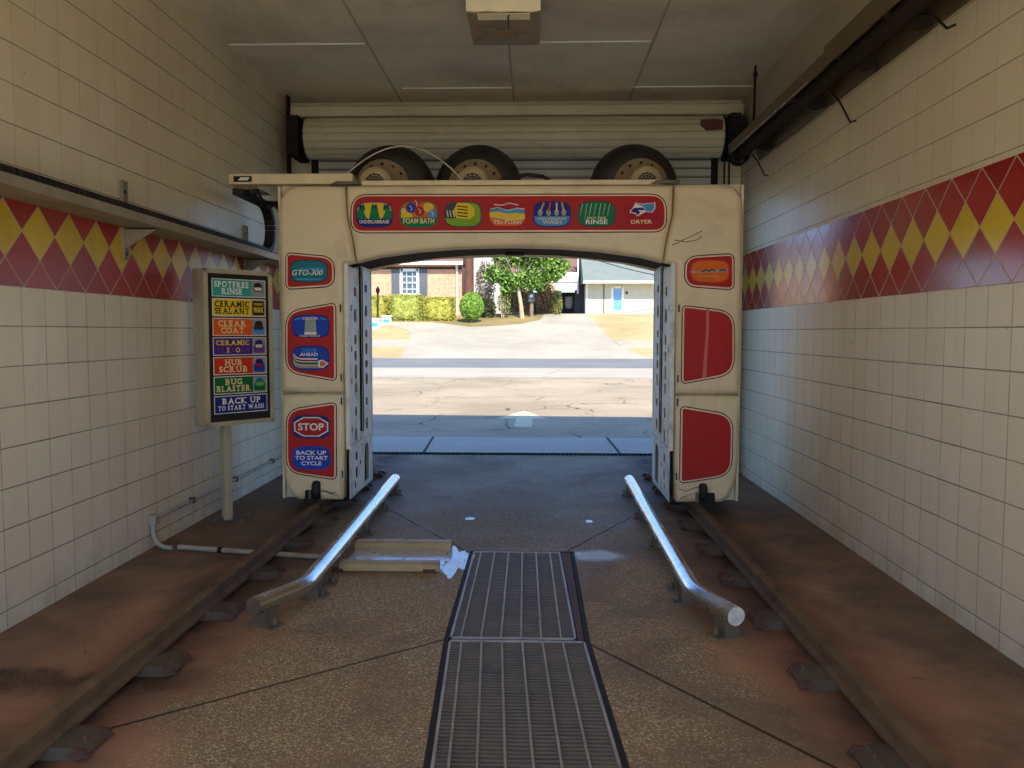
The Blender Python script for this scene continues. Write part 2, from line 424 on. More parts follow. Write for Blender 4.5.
def slat_face(name, c, dark, pitch):
    return lines_material(name, c, dark, pitch, 2, 0.5, 0.36, 1.0)
M['curtain'] = slat_face('grey_shutter_curtain', S(196, 194, 180), S(22, 19, 16), 0.09)

# ------------------------------------------------------------------ mesh builder
class MB:
    def __init__(s):
        s.v, s.f, s.mi, s.mats, s.cur, s.smooth = [], [], [], [], 0, []
    def m(s, mat):
        if isinstance(mat, str):
            mat = M[mat]
        if mat not in s.mats:
            s.mats.append(mat)
        s.cur = s.mats.index(mat)
        return s
    def add(s, verts, faces, smooth=False):
        o = len(s.v)
        s.v += [tuple(p) for p in verts]
        for q in faces:
            s.f.append([i + o for i in q]); s.mi.append(s.cur); s.smooth.append(smooth)
        return s
    def box(s, x0, x1, y0, y1, z0, z1):
        v = [(x, y, z) for x in (x0, x1) for y in (y0, y1) for z in (z0, z1)]
        return s.add(v, [(0, 1, 3, 2), (4, 6, 7, 5), (0, 4, 5, 1), (2, 3, 7, 6), (0, 2, 6, 4), (1, 5, 7, 3)])
    def rbox(s, x0, x1, y0, y1, z0, z1, r=0.01, seg=2):
        bm = bmesh.new()
        bmesh.ops.create_cube(bm, size=1)
        for q in bm.verts:
            q.co = Vector(((x0 + x1) / 2 + q.co.x * (x1 - x0), (y0 + y1) / 2 + q.co.y * (y1 - y0), (z0 + z1) / 2 + q.co.z * (z1 - z0)))
        bmesh.ops.bevel(bm, geom=bm.edges[:], offset=r, segments=seg, profile=0.5, affect='EDGES')
        return s.bm(bm)
    def bm(s, bm, smooth=False):
        bm.verts.ensure_lookup_table(); bm.verts.index_update()
        s.add([q.co[:] for q in bm.verts], [[q.index for q in f.verts] for f in bm.faces], smooth)
        bm.free()
        return s
    def tube(s, path, r, n=10, caps=True, closed=False):
        P = [Vector(p) for p in path]
        rs = r if isinstance(r, (list, tuple)) else [r] * len(P)
        rings, up = [], None
        for i, p in enumerate(P):
            a = P[max(i - 1, 0)]; b = P[min(i + 1, len(P) - 1)]
            d = (b - a).normalized()
            if up is None:
                up = Vector((0, 0, 1)) if abs(d.z) < 0.9 else Vector((1, 0, 0))
            e = d.cross(up).normalized(); up = e.cross(d).normalized()
            rings.append([p + (e * math.cos(2 * PI * k / n) + up * math.sin(2 * PI * k / n)) * rs[i] for k in range(n)])
        v = [q for R in rings for q in R]
        f = [(i * n + k, i * n + (k + 1) % n, (i + 1) * n + (k + 1) % n, (i + 1) * n + k) for i in range(len(P) - 1) for k in range(n)]
        s.add(v, f, True)
        if caps:
            s.add(rings[0], [list(range(n))[::-1]]); s.add(rings[-1], [list(range(n))])
        return s
    def cyl(s, a, b, r, n=20):
        return s.tube([a, b], r, n)
    def prism(s, poly, a0, a1, axis='Y'):
        """polygon in the plane across the axis, extruded from a0 to a1; Y: (x,z)  X: (y,z)  Z: (x,y)"""
        def P(q, a):
            return {'Y': (q[0], a, q[1]), 'X': (a, q[0], q[1]), 'Z': (q[0], q[1], a)}[axis]
        n = len(poly)
        s.add([P(q, a0) for q in poly] + [P(q, a1) for q in poly],
              [list(range(n)), list(range(2 * n - 1, n - 1, -1))] + [(i, i + n, (i + 1) % n + n, (i + 1) % n) for i in range(n)])
        return s
    def shell(s, poly, y0, y1, r, seg=4):
        """front-facing panel: polygon (x,z), front face at y0 with its rim rounded over radius r, back at y1"""
        def off(d):
            n = len(poly); out = []
            ar = sum(poly[i][0] * poly[(i + 1) % n][1] - poly[(i + 1) % n][0] * poly[i][1] for i in range(n))
            sg = 1 if ar > 0 else -1
            for i in range(n):
                a, b, c = Vector(poly[i - 1]), Vector(poly[i]), Vector(poly[(i + 1) % n])
                e1, e2 = (b - a).normalized(), (c - b).normalized()
                n1, n2 = Vector((-e1.y, e1.x)) * sg, Vector((-e2.y, e2.x)) * sg
                m = n1 + n2
                m = m / max(0.35, m.dot(n1)) if m.length > 1e-6 else n1
                out.append((b.x + m.x * d, b.y + m.y * d))
            return out
        rings = [[(p[0], y1, p[1]) for p in poly]]
        for k in range(seg + 1):
            a = PI / 2 * k / seg
            rings.append([(p[0], y0 + r - r * math.sin(a), p[1]) for p in off(r * (1 - math.cos(a)))])
        n = len(poly)
        v = [q for R in rings for q in R]
        f = [(i * n + k, i * n + (k + 1) % n, (i + 1) * n + (k + 1) % n, (i + 1) * n + k) for i in range(len(rings) - 1) for k in range(n)]
        s.add(v, f, True)
        s.add(rings[-1], [list(range(n))]); s.add(rings[0], [list(range(n))[::-1]])
        return s
    def flat(s, poly, y):
        """flat sticker facing the camera side (-Y), points (x,z)"""
        return s.prism(poly, y, y + 0.0008)
    def plate(s, outer, holes, a0, a1, axis='X'):
        """plate with real holes"""
        loops = [outer] + holes
        pts, edges = [], []
        for L in loops:
            o = len(pts); pts += [Vector(p) for p in L]
            edges += [(o + i, o + (i + 1) % len(L)) for i in range(len(L))]
        V, E, F = delaunay_2d_cdt(pts, edges, [], 1, 1e-6)[:3]
        def inside(p, L):
            c = False
            for i in range(len(L)):
                (xa, ya), (xb, yb) = L[i - 1], L[i]
                if (ya > p[1]) != (yb > p[1]) and p[0] < (xb - xa) * (p[1] - ya) / (yb - ya) + xa:
                    c = not c
            return c
        keep = []
        for q in F:
            cx = sum(V[i][0] for i in q) / len(q); cy = sum(V[i][1] for i in q) / len(q)
            if inside((cx, cy), outer) and not any(inside((cx, cy), h) for h in holes):
                keep.append(q)
        def P(q, a):
            return {'Y': (q[0], a, q[1]), 'X': (a, q[0], q[1])}[axis]
        s.add([P(q, a0) for q in V], keep); s.add([P(q, a1) for q in V], [list(q)[::-1] for q in keep])
        for L in loops:
            n = len(L)
            s.add([P(q, a0) for q in L] + [P(q, a1) for q in L], [(i, (i + 1) % n, (i + 1) % n + n, i + n) for i in range(n)])
        return s
    def lathe(s, prof, c, axis='Y', n=32):
        """profile (radius, along) turned about an axis through c"""
        v = []
        for r, a in prof:
            for k in range(n):
                t = 2 * PI * k / n
                e, g = r * math.cos(t), r * math.sin(t)
                v.append({'Y': (c[0] + e, c[1] + a, c[2] + g), 'X': (c[0] + a, c[1] + e, c[2] + g), 'Z': (c[0] + e, c[1] + g, c[2] + a)}[axis])
        f = [(i * n + k, i * n + (k + 1) % n, (i + 1) * n + (k + 1) % n, (i + 1) * n + k) for i in range(len(prof) - 1) for k in range(n)]
        return s.add(v, f, True)
    def text(s, txt, x, z, w, h, y, bold=0.0, shear=0.0, serif=False):
        """raised lettering in the (x,z) plane, centred, fitted into w by h"""
        V, F = letters(txt, bold, shear)
        x0, x1 = min(p[0] for p in V), max(p[0] for p in V); z0, z1 = min(p[1] for p in V), max(p[1] for p in V)
        kx, kz = w / (x1 - x0), h / (z1 - z0)
        s.add([(x + (p[0] - (x0 + x1) / 2) * kx, y, z + (p[1] - (z0 + z1) / 2) * kz) for p in V], F)
        return s
    def xform(s, Mx):
        s.v = [tuple(Mx @ Vector(p)) for p in s.v]
        return s
    def build(s, name, parent=None, world=False, mat=None, at=None):
        """link as ONE mesh object; with a parent the coordinates are the thing's own (or world ones when world=True)"""
        if mat is not None:
            s.mats = [M[mat] if isinstance(mat, str) else mat]; s.mi = [0] * len(s.f)
        off = Vector(at) if at else (root_of(parent).location.copy() if (parent is not None and world) else Vector((0, 0, 0)))
        me = bpy.data.meshes.new(name)
        me.from_pydata([tuple(Vector(p) - off) for p in s.v], [], s.f)
        for q in s.mats:
            me.materials.append(q)
        me.polygons.foreach_set('material_index', s.mi)
        me.polygons.foreach_set('use_smooth', s.smooth)
        bm = bmesh.new(); bm.from_mesh(me)
        bmesh.ops.recalc_face_normals(bm, faces=bm.faces[:])
        bm.to_mesh(me); bm.free()
        me.update()
        o = bpy.data.objects.new(name, me)
        col.objects.link(o)
        if parent is not None:
            o.parent = parent
        elif at:
            o.location = off
        return o

def root_of(o):
    while o.parent is not None:
        o = o.parent
    return o

_glyphs = {}
def letters(txt, bold, shear):
    key = (txt, bold, shear)
    if key not in _glyphs:
        cu = bpy.data.curves.new('glyphs', 'FONT')
        cu.body = txt; cu.size = 1.0; cu.offset = bold; cu.shear = shear; cu.resolution_u = 3
        ob = bpy.data.objects.new('glyphs', cu)
        col.objects.link(ob)
        bpy.context.view_layer.update()
        dg = bpy.context.evaluated_depsgraph_get()
        me = bpy.data.meshes.new_from_object(ob.evaluated_get(dg))
        _glyphs[key] = ([(q.co.x, q.co.y) for q in me.vertices], [list(p.vertices) for p in me.polygons])
        bpy.data.objects.remove(ob); bpy.data.curves.remove(cu); bpy.data.meshes.remove(me)
    return _glyphs[key]

SERIF = {'A': '02', 'B': '01', 'D': '01', 'E': '01', 'F': '01', 'H': '0123', 'I': '56', 'K': '0123', 'L': '01', 'M': '0123', 'N': '013', 'P': '01',
         'R': '012', 'T': '5', 'U': '13', 'W': '13', 'X': '0123'}
def slab(mb, txt, x, z, w, h, y, bold=.03):
    """slab-serif capitals set letter by letter, fitted into w by h"""
    parts, pen = [], 0.0
    for chx in txt:
        if chx == ' ':
            pen += .4; continue
        V, F = letters(chx, bold, 0)
        x0, x1 = min(p[0] for p in V), max(p[0] for p in V); z0, z1 = min(p[1] for p in V), max(p[1] for p in V)
        kz = .72 / (z1 - z0)
        pad = .07 if chx in SERIF else .0
        pen += pad
        parts.append(([(pen + p[0] - x0, (p[1] - z0) * kz) for p in V], F))
        gw, e, t_ = x1 - x0, .075, .1
        for q in SERIF.get(chx, ''):
            cx = {'0': e, '1': e, '2': gw - e, '3': gw - e, '5': gw / 2, '6': gw / 2}[q]
            top = q in '136'
            a, b_ = pen + cx - .16, pen + cx + .16
            za, zb_ = (.72 - t_, .72) if top else (0, t_)
            parts.append(([(a, za), (b_, za), (b_, zb_), (a, zb_)], [(0, 1, 2, 3)]))
        pen += gw + pad + .07
    xs = [p[0] for V, F in parts for p in V]
    x0, x1 = min(xs), max(xs); kx = w / (x1 - x0); kz = h / .72
    for n_, (V, F) in enumerate(parts):
        mb.add([(x + (p[0] - (x0 + x1) / 2) * kx, y - .00002 * (n_ % 2), z + (p[1] - .36) * kz) for p in V], F)
    return mb

def rounded(pts, r, seg=6):
    """round the corners of a polygon; r is one radius or one per corner"""
    out, n = [], len(pts)
    for i in range(n):
        R = r[i] if isinstance(r, (list, tuple)) else r
        p, a, b = Vector(pts[i]), Vector(pts[i - 1]), Vector(pts[(i + 1) % n])
        if R <= 1e-6:
            out.append(tuple(p)); continue
        d1, d2 = (a - p), (b - p)
        L = min(R, d1.length * 0.49, d2.length * 0.49)
        s0, s1 = p + d1.normalized() * L, p + d2.normalized() * L
        for k in range(seg + 1):
            t = k / seg
            q = s0 * (1 - t) ** 2 + p * 2 * t * (1 - t) + s1 * t * t
            out.append((q.x, q.y))
    return out

def rect(x0, x1, z0, z1):
    return [(x0, z0), (x1, z0), (x1, z1), (x0, z1)]

def barrel(cx, cz, w, h, n=36, e=3.4):
    """soft TV-screen shape used by the badges"""
    out = []
    for k in range(n):
        t = 2 * PI * k / n
        c, q = math.cos(t), math.sin(t)
        out.append((cx + w / 2 * math.copysign(abs(c) ** (2 / e), c), cz + h / 2 * math.copysign(abs(q) ** (2 / e), q)))
    return out

def tag(o, label=None, cat=None, group=None, kind=None):
    for k, v in (('label', label), ('category', cat), ('group', group), ('kind', kind)):
        if v:
            o[k] = v
    return o

def thing(name, loc, label, cat, group=None, rotz=0.0, kind=None):
    o = bpy.data.objects.new(name, None)
    o.empty_display_size = 0.2
    col.objects.link(o)
    o.location = loc; o.rotation_euler = (0, 0, rotz)
    return tag(o, label, cat, group, kind)

def copy_tree(o, parent=None):
    c = o.copy()
    col.objects.link(c)
    c.parent = parent
    for ch in list(o.children):
        copy_tree(ch, c)
    return c

def structure(name, mb, mat=None):
    return tag(mb.build(name, mat=mat), kind='structure')

# ------------------------------------------------------------------ the bay: walls, floor, ceiling
W, YB, YE, HC = 2.41, -1.3, 8.85, 3.94          # half width, rear, exit end, ceiling height
YF = 9.15                                        # outer face of the exit wall
GL = lambda y: -.178 if y > 3.85 else -.178 + (3.85 - y) * .05       # left and right edge of the grate pit
GR = lambda y: .47 + max(0.0, 3.85 - y) * .05
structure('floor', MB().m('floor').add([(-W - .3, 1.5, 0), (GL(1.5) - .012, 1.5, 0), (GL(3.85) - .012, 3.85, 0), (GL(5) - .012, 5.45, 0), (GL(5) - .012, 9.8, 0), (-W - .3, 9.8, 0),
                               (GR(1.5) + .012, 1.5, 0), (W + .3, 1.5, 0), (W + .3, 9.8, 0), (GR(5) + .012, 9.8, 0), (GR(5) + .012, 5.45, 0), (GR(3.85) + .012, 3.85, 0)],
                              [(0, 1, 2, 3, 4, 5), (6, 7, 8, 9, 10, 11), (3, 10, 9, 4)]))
structure('floor_bounce', MB().m('white_conc').box(-W - .3, W + .3, YB - .3, 1.5, -.3, 0))  # unseen pale floor added to bounce sunlight into the bay
pit = MB().m('dark')
for ga, gb in ((1.5, 3.85), (3.85, 5.48)):
    pit.prism([(GL(ga) - .05, ga), (GL(ga) - .012, ga), (GL(gb) - .012, gb), (GL(gb) - .05, gb)], -.4, -.002, 'Z')
    pit.prism([(GR(ga) + .012, ga), (GR(ga) + .05, ga), (GR(gb) + .05, gb), (GR(gb) + .012, gb)], -.4, -.002, 'Z')
pit.box(-.22, .52, 5.45, 5.48, -.4, -0.002); pit.box(-.22, .68, 1.5, 5.48, -.42, -.4)
structure('floor_pit', pit)
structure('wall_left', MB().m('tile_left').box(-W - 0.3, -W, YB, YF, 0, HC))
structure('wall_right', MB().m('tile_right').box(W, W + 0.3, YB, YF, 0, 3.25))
structure('wall_right_upper', MB().m('plaster').box(W, W + 0.3, YB, YF, 3.25, HC))
structure('trim_1', MB().m('band_left').box(-W, -W + 0.004, YB, YE, BAND0, BAND1))
structure('trim_2', MB().m('band_right').box(W - 0.004, W, YB, YE, BAND0, BAND1))
structure('ceiling', MB().m('ceiling').box(-W, W, YB, YE, HC, HC + 0.15))
seam = MB().m('seam')
for x0, x1, y in ((-2.39, -1.225, 7.07), (-1.11, -0.01, 8.35), (0.0, 1.2, 7.07), (1.2, 2.4, 8.35),
                  (-1.2, 0.0, 5.91), (1.2, 2.4, 5.91), (-2.4, -1.2, 4.63), (0, 1.2, 4.63)):
    seam.box(x0, x1, y - 0.01, y + 0.01, HC - 0.006, HC + 0.01)
structure('trim_3', seam)
seam = MB().m('seam_dark')
for x in (-1.2, 0.0, 1.22):
    seam.box(x - 0.009, x + 0.009, YB, YE, HC - 0.004, HC + 0.01)
structure('trim_4', seam)
# exit wall with its opening, white beam above the shutter
ew = MB().m('tile_end')
ew.box(-W, -2.13, YE, YF, 0, HC); ew.box(2.13, W, YE, YF, 0, HC); ew.box(-2.13, 2.13, YE, YF, 3.12, HC)
structure('wall_end', ew)
structure('trim_5', MB().m('coil').rbox(-2.32, 2.37, 8.55, 8.85, 3.715, 3.832, 0.02))
# unseen rear wall; entrance added and widened to let daylight in
rw = MB().m('tile_end')
rw.box(-W - .3, -2.38, YB - .3, YB, 0, HC); rw.box(2.38, W + .3, YB - .3, YB, 0, HC); rw.box(-2.38, 2.38, YB - .3, YB, 3.35, HC)
structure('wall_rear_unseen', rw)
# outside of the building: facade and roof that throw the shadow on the lot
fc = MB().m('stucco')
for a, b in ((-14, -W - .3), (W + .3, 12)):
    fc.box(a, b, YB - .3, YF, 0, 4.1)
fc.prism([(-14, 4.1), (12, 4.1), (12, 4.35), (-14, 5.75)], YF - .25, YF)
fc.box(-14, 12, YB - .3, YF - .25, 4.09, 4.3)
structure('wall_outside', fc)

# ------------------------------------------------------------------ wash gantry
XC = 0.02
YG = 6.55
def G(px, py):
    """a measured place on the front of the gantry, in metres (x, z)"""
    dx, dy = (px - 512) / 814.87, (384 - py) / 814.87
    d = Vector((0.999619 * dx - 0.003217 * dy - 0.027407, 0.027556 * dx + 0.06351 * dy + 0.997601, 0.001468 * dx + 0.997976 * dy - 0.063574))
    t = YG / d.y
    return (0.2269 + d.x * t, 1.49 + d.z * t)
gantry = thing('wash_gantry', (XC, 7.0, 0.0), 'cream arch shaped car wash gantry with red sign panels straddling two floor rails', 'car wash machine')
def GB(mb, name, parent=gantry, **kw):
    return mb.build(name, parent, world=True, **kw)
def mir(poly):
    return [(2 * XC - x, z) for x, z in poly][::-1]
lower = [(-1.834, .985), (-1.836, .69), (-1.832, .444), (-1.818, .288), (-1.79, .21), (-1.75, .15), (-1.705, .115), (-1.345, .112), (-1.33, .135), (-1.312, .985)]
upper = rounded([(-1.312, .998), (-1.302, 2.03), (-1.215, 2.05), (-1.24, 2.225), (-1.285, 2.42), (-1.29, 2.655), (-1.835, 2.665), (-1.838, 1.75), (-1.834, .998)],
                [0, 0, 0, 0, 0, 0, .2, 0, 0], 6)
head = [(-1.205, 2.045), (-1.232, 2.225), (-1.277, 2.42), (-1.282, 2.655)]
head = head + mir(head) + [(1.06 + XC, 2.088), (.72 + XC, 2.135), (.4 + XC, 2.159), (XC, 2.168), (-.4 + XC, 2.159), (-.72 + XC, 2.135), (-1.06 + XC, 2.088)]
for k, sgn in enumerate((1, -1)):
    f = (lambda p: p) if sgn == 1 else mir
    X = lambda x: XC + sgn * (x - XC)
    bx = lambda mb, x0, x1, *r: mb.box(min(X(x0), X(x1)), max(X(x0), X(x1)), *r)
    # rear carcass of the leg, open towards the inside
    c = MB().m('cream_back')
    bx(c, -1.845, -1.825, YG + .05, 7.5, .12, 2.66)
    bx(c, -1.825, -1.30, 7.47, 7.5, .12, 2.66)
    c.prism(rounded(f([(-1.842, .12), (-1.35, .12), (-1.32, .985), (-1.31, 2.0), (-1.31, 2.66), (-1.842, 2.66)]), 0.0), YG + .1, YG + .12)
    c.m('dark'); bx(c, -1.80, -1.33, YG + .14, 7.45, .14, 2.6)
    GB(c, 'leg_carcass')
    GB(MB().m('cream').shell(f(lower), YG, YG + .11, .045), 'lower_door')
    GB(MB().m('cream').shell(f(upper), YG, YG + .11, .05), 'upper_door')
    # perforated inner plates with real holes
    def oval(cy, cz, w, h):
        return rounded([(cy - w / 2, cz - h / 2), (cy + w / 2, cz - h / 2), (cy + w / 2, cz + h / 2), (cy - w / 2, cz + h / 2)], w / 2, 3)
    h1, h2 = [], []
    z = .62
    i = 0
    while z < 1.95:
        h1.append(oval(6.83, z, .1, .085 if i % 3 else .12))
        if i % 2 == 0: h1.append(oval(6.68, z + .06, .05, .06))
        h2.append(oval(7.27, z + .05, .1, .07 if i % 2 else .11))
        z += .135 if 0.9 < z < 1.3 else .2; i += 1
    xa, xb = sorted((X(-1.283), X(-1.278)))
    GB(MB().m('inner_white').plate([(YG + .02, .56), (6.95, .56), (6.95, 2.02), (YG + .02, 2.02)], h1, xa, xb), 'perforated_plate')
    GB(MB().m('inner_white').plate([(7.09, .54), (7.5, .54), (7.5, 2.06), (7.09, 2.06)], h2, xa, xb), 'perforated_plate')
    slot = [(7.14, .16), (7.34, .16)] + [(7.24 + .1 * math.cos(a * PI / 8), .4 + .1 * math.sin(a * PI / 8)) for a in range(0, 9)]
    low_h = [slot, oval(6.83, .44, .09, .08), oval(6.83, .3, .09, .1), oval(6.78, .2, .06, .06), oval(6.98, .36, .07, .04)]
    GB(MB().m('inner_white').plate([(YG + .02, .12), (7.5, .12), (7.5, .53), (YG + .02, .53)], low_h, xa, xb), 'kick_plate')
    lg = MB().m('inner_white'); bx(lg, -1.31, -1.262, YG + .03, 7.5, .53, .555)
    bx(lg, -1.30, -1.265, 7.02, 7.09, .50, .62); GB(lg, 'ledge')
    ch = MB().m('dark'); bx(ch, -1.34, -1.315, 6.93, 7.12, .55, 2.05); GB(ch, 'channel_gap_shade')  # black channel paints the shade of the gap between plates
    for yy in (6.56, 6.94, 7.1, 7.49):
        ed = MB().m('dark' if yy == 7.1 else 'inner_white'); bx(ed, -1.305, -1.272, yy - .008, yy + .008, .56, 2.04); GB(ed, 'edge_flange')  # flange inside the gap painted black like its shade
    for zz in (.33, .93, 1.12, 1.68):
        hg = MB().m('cream_back'); xh = X(-1.335)
        hg.rbox(xh - .014, xh + .014, YG - .008, YG + .03, zz - .05, zz + .05, .004)
        hg.m('dark'); hg.box(xh - .006, xh + .006, YG - .010, YG - .007, zz - .03, zz + .03); GB(hg, 'hinge')
    # drive wheel before a flat dark patch that paints the notch's shade
    wx = X(-1.55)
    nt = MB().m('dark').flat(rounded(f([(-1.65, .10), (-1.525, .10), (-1.535, .2), (-1.645, .2)]), .02), YG - .002); GB(nt, 'notch_shade')
    wh = MB().m('rubber').lathe([(.0, -.03), (.05, -.035), (.075, -.03), (.082, 0), (.075, .03), (.05, .035), (0, .03)], (wx, 6.575, .20), 'X', 24)
    wh.m('dull_steel').box(wx - .06, wx - .042, 6.525, 6.7, .125, .2)
    GB(wh, 'drive_wheel')
hd = MB().m('cream').shell(head, YG, YG + .11, .04)
GB(hd, 'header_panel')
hb = MB().m('cream_back')
hb.prism([(-1.3, 2.665), (1.34, 2.665), (1.34, 2.56), (-1.3, 2.56)], YG + .11, 7.5)
arch_b = [(-1.29, 2.04), (-1.0, 2.112), (-.63, 2.157), (XC, 2.176), (.64, 2.157), (1.01, 2.112), (1.33, 2.04)]
hb.prism(arch_b + [(1.33, 2.66), (-1.29, 2.66)], 7.46, 7.5)
GB(hb, 'header_carcass')
so = MB().m('brown_liner')  # soffit's shade is painted into its dark brown colour
sl = [(-1.30, 2.06), (-1.03, 2.115), (-.68, 2.16), (-.38, 2.184), (XC, 2.194), (.42, 2.184), (.72, 2.16), (1.07, 2.115), (1.34, 2.06)]
so.prism(sl + [(x, z + .02) for x, z in sl[::-1]], YG + .1, 7.47)
GB(so, 'shaded_arch_soffit')
sk = MB().m('dark').lathe([(0, -.012), (.09, -.012), (.1, .02), (0, .02)], (0.05, 7.3, 2.185), 'Z', 24)
GB(sk, 'arch_sensor')
tb = MB().m('cream')
tb.rbox(-2.235, -1.23, YG + .02, YG + .14, 2.672, 2.755, .006)
tb.m('cream_back').box(-2.232, -2.05, YG + .14, 7.1, 2.672, 2.684)
GB(tb, 'hose_arm')
tb = MB().m('dark').box(-2.19, -2.045, YG + .012, YG + .022, 2.69, 2.735)
tb.m('white').prism([(-2.155, 2.70), (-2.075, 2.70), (-2.06, 2.725), (-2.13, 2.725)], YG + .009, YG + .0125); GB(tb, 'arm_label')
tp = MB().m('cream'); tp.rbox(-1.16, 1.215, YG + .03, YG + .1, 2.66, 2.70, .006); GB(tp, 'top_strip')
tp = MB().m('cream_back'); tp.box(-1.84, 1.88, YG + .11, 7.5, 2.655, 2.672); GB(tp, 'roof_plate')
for xx in (-1.28, 1.27):
    cl = MB().m('dull_steel').prism([(xx - .13, 2.665), (xx + .1, 2.665), (xx + .1, 2.69), (xx - .08, 2.69)], YG + .0, YG + .04); GB(cl, 'clamp_plate')
# scuffs and cracks in the plastic
for pts in ([(672, 245), (678, 243), (681, 241), (690, 237), (702, 231)], [(674, 240), (686, 242), (697, 240), (702, 236)]):
    q = [G(*p) for p in pts]
    GB(MB().m('brown_liner').tube([(x, YG - .0005, z) for x, z in q], .003, 5), 'crack')
for pts in ([(313, 488), (319, 489), (322, 492), (326, 491), (330, 494), (336, 492)], [(679, 489), (686, 491), (694, 488), (699, 487)]):
    q = [G(*p) for p in pts]
    GB(MB().m('brown_liner').tube([(x, YG - .0005, z) for x, z in q], .003, 5), 'crack')

def inset(poly, d):
    n = len(poly); out = []
    ar = sum(poly[i][0] * poly[(i + 1) % n][1] - poly[(i + 1) % n][0] * poly[i][1] for i in range(n))
    sg = 1 if ar > 0 else -1
    for i in range(n):
        a, b, c = Vector(poly[i - 1]), Vector(poly[i]), Vector(poly[(i + 1) % n])
        e1 = (b - a).normalized() if (b - a).length > 1e-7 else (c - b).normalized()
        e2 = (c - b).normalized() if (c - b).length > 1e-7 else e1
        m = (Vector((-e1.y, e1.x)) + Vector((-e2.y, e2.x))) * sg
        m = m.normalized() if m.length > 1e-6 else Vector((-e1.y, e1.x)) * sg
        out.append((b.x + m.x * d, b.y + m.y * d))
    return out
# red sign panels on the gantry, each with its edging; badges are sub-parts
def sign_panel(poly, name, label=None, mat='red'):
    p = MB().m('brown_liner').flat(inset(poly, -.008), YG - .0022)  # dark outline paints the shadow line around the panel
    p.m('sign_edge').shell(poly, YG - .006, YG + .004, .004, 2)
    n = len(poly); cx = sum(q[0] for q in poly) / n; cz = sum(q[1] for q in poly) / n
    ar = MB()
    inner = inset(poly, .012)
    p.m(mat).flat(inner, YG - .0085)
    o = GB(p, name)
    if label: o['label'] = label
    return o
YS = YG - .0095
top_panel = sign_panel(rounded([G(351.5, 232.5), G(666, 231.5), G(666, 194.5), G(351.5, 195)], [.1, .1, .13, .13]), 'header_sign', 'long red sign strip with seven coloured badges')

def clipb(poly, cx, cz, w, h):
    """keep a drawing inside its badge: push points back to the barrel outline"""
    out = []
    for x, z in poly:
        u, v = (x - cx) / (w / 2), (z - cz) / (h / 2)
        r = (abs(u) ** 3.4 + abs(v) ** 3.4) ** (1 / 3.4)
        if r > .93: u, v = u / r * .93, v / r * .93
        out.append((cx + u * w / 2, cz + v * h / 2))
    return out
def dense(poly, k=6):
    out = []
    for i in range(len(poly)):
        a, b = poly[i], poly[(i + 1) % len(poly)]
        out += [(a[0] + (b[0] - a[0]) * j / k, a[1] + (b[1] - a[1]) * j / k) for j in range(k)]
    return out
class Badge:
    """a TV-screen shaped badge; drawing coordinates run -1..1 across and up"""
    def __init__(s, x0, x1, z0, z1, base, rim=None, panel=None):
        s.cx, s.cz, s.w, s.h = (x0 + x1) / 2, (z0 + z1) / 2, x1 - x0, z1 - z0
        s.mb = MB(); s.y = YS
        if rim:
            s.mb.m(rim).flat(barrel(s.cx, s.cz, s.w, s.h), s.y); s.y -= .0009
            s.mb.m(base).flat(barrel(s.cx, s.cz, s.w * .93, s.h * .9), s.y)
        else:
            s.mb.m(base).flat(barrel(s.cx, s.cz, s.w, s.h), s.y)
    def P(s, p):
        return (s.cx + p[0] * s.w / 2, s.cz + p[1] * s.h / 2)
    def poly(s, mat, pts, clip=True, lift=True):
        if lift: s.y -= .0009
        q = [s.P(p) for p in pts]
        if clip: q = clipb(dense(q), s.cx, s.cz, s.w, s.h)
        s.mb.m(mat).flat(q, s.y); return s
    def line(s, mat, pts, t=.03):
        s.y -= .0004
        q = [s.P(p) for p in pts]
        s.mb.m(mat).tube([(x, s.y, z) for x, z in q], t * s.h / 2, 4); return s
    def text(s, mat, txt, x, z, w, h, bold=.02, shear=0.0):
        X, Z = s.P((x, z))
        s.mb.m(mat).text(txt, X, Z, w * s.w / 2, h * s.h / 2, s.y - .0016, bold, shear); return s
    def done(s, parent, name='badge'):
        return GB(s.mb, name, parent)

bz0, bz1 = G(500, 227.5)[1], G(500, 201.5)[1]
bx_ = [(356.3, 393.2), (399.8, 438.3), (444.2, 482), (488.5, 526.3), (532.9, 571), (577.6, 615.5), (622.4, 660.4)]
B = []
for a, b in bx_:
    B.append((G(a, 214)[0], G(b, 214)[0], bz0, bz1))
b = Badge(*B[0], 'navy')
b.poly('green', [(-1, -.35), (1, -.35), (1, .95), (-1, .95)])
b.poly('yellow', [(-.95, .3), (-.6, .35), (-.45, -.2), (-.3, -.35), (-.2, .3), (.05, .35), (.2, .3), (.32, -.35), (.45, -.2), (.6, .3), (.95, .3), (.8, .92), (-.8, .92)])
for cx in (-.68, .0, .66):
    b.poly('green', [(cx - .2, .3), (cx + .2, .3), (cx + .14, .75), (cx - .14, .75)], False); b.line('navy', [(cx - .08, .45), (cx - .08, .78)], .05); b.line('navy', [(cx + .08, .45), (cx + .08, .78)], .05)
b.text('white', 'UNDERCARRIAGE', 0, -.56, 1.6, .26).done(top_panel)
b = Badge(*B[1], 'green')
b.poly('orange', [(-1, -.2), (1, -.2), (1, 1), (-1, 1)])
b.poly('yellow', [(-1, -.1), (-.7, .45), (-.4, .1), (-.3, -.2), (-1, -.25)])
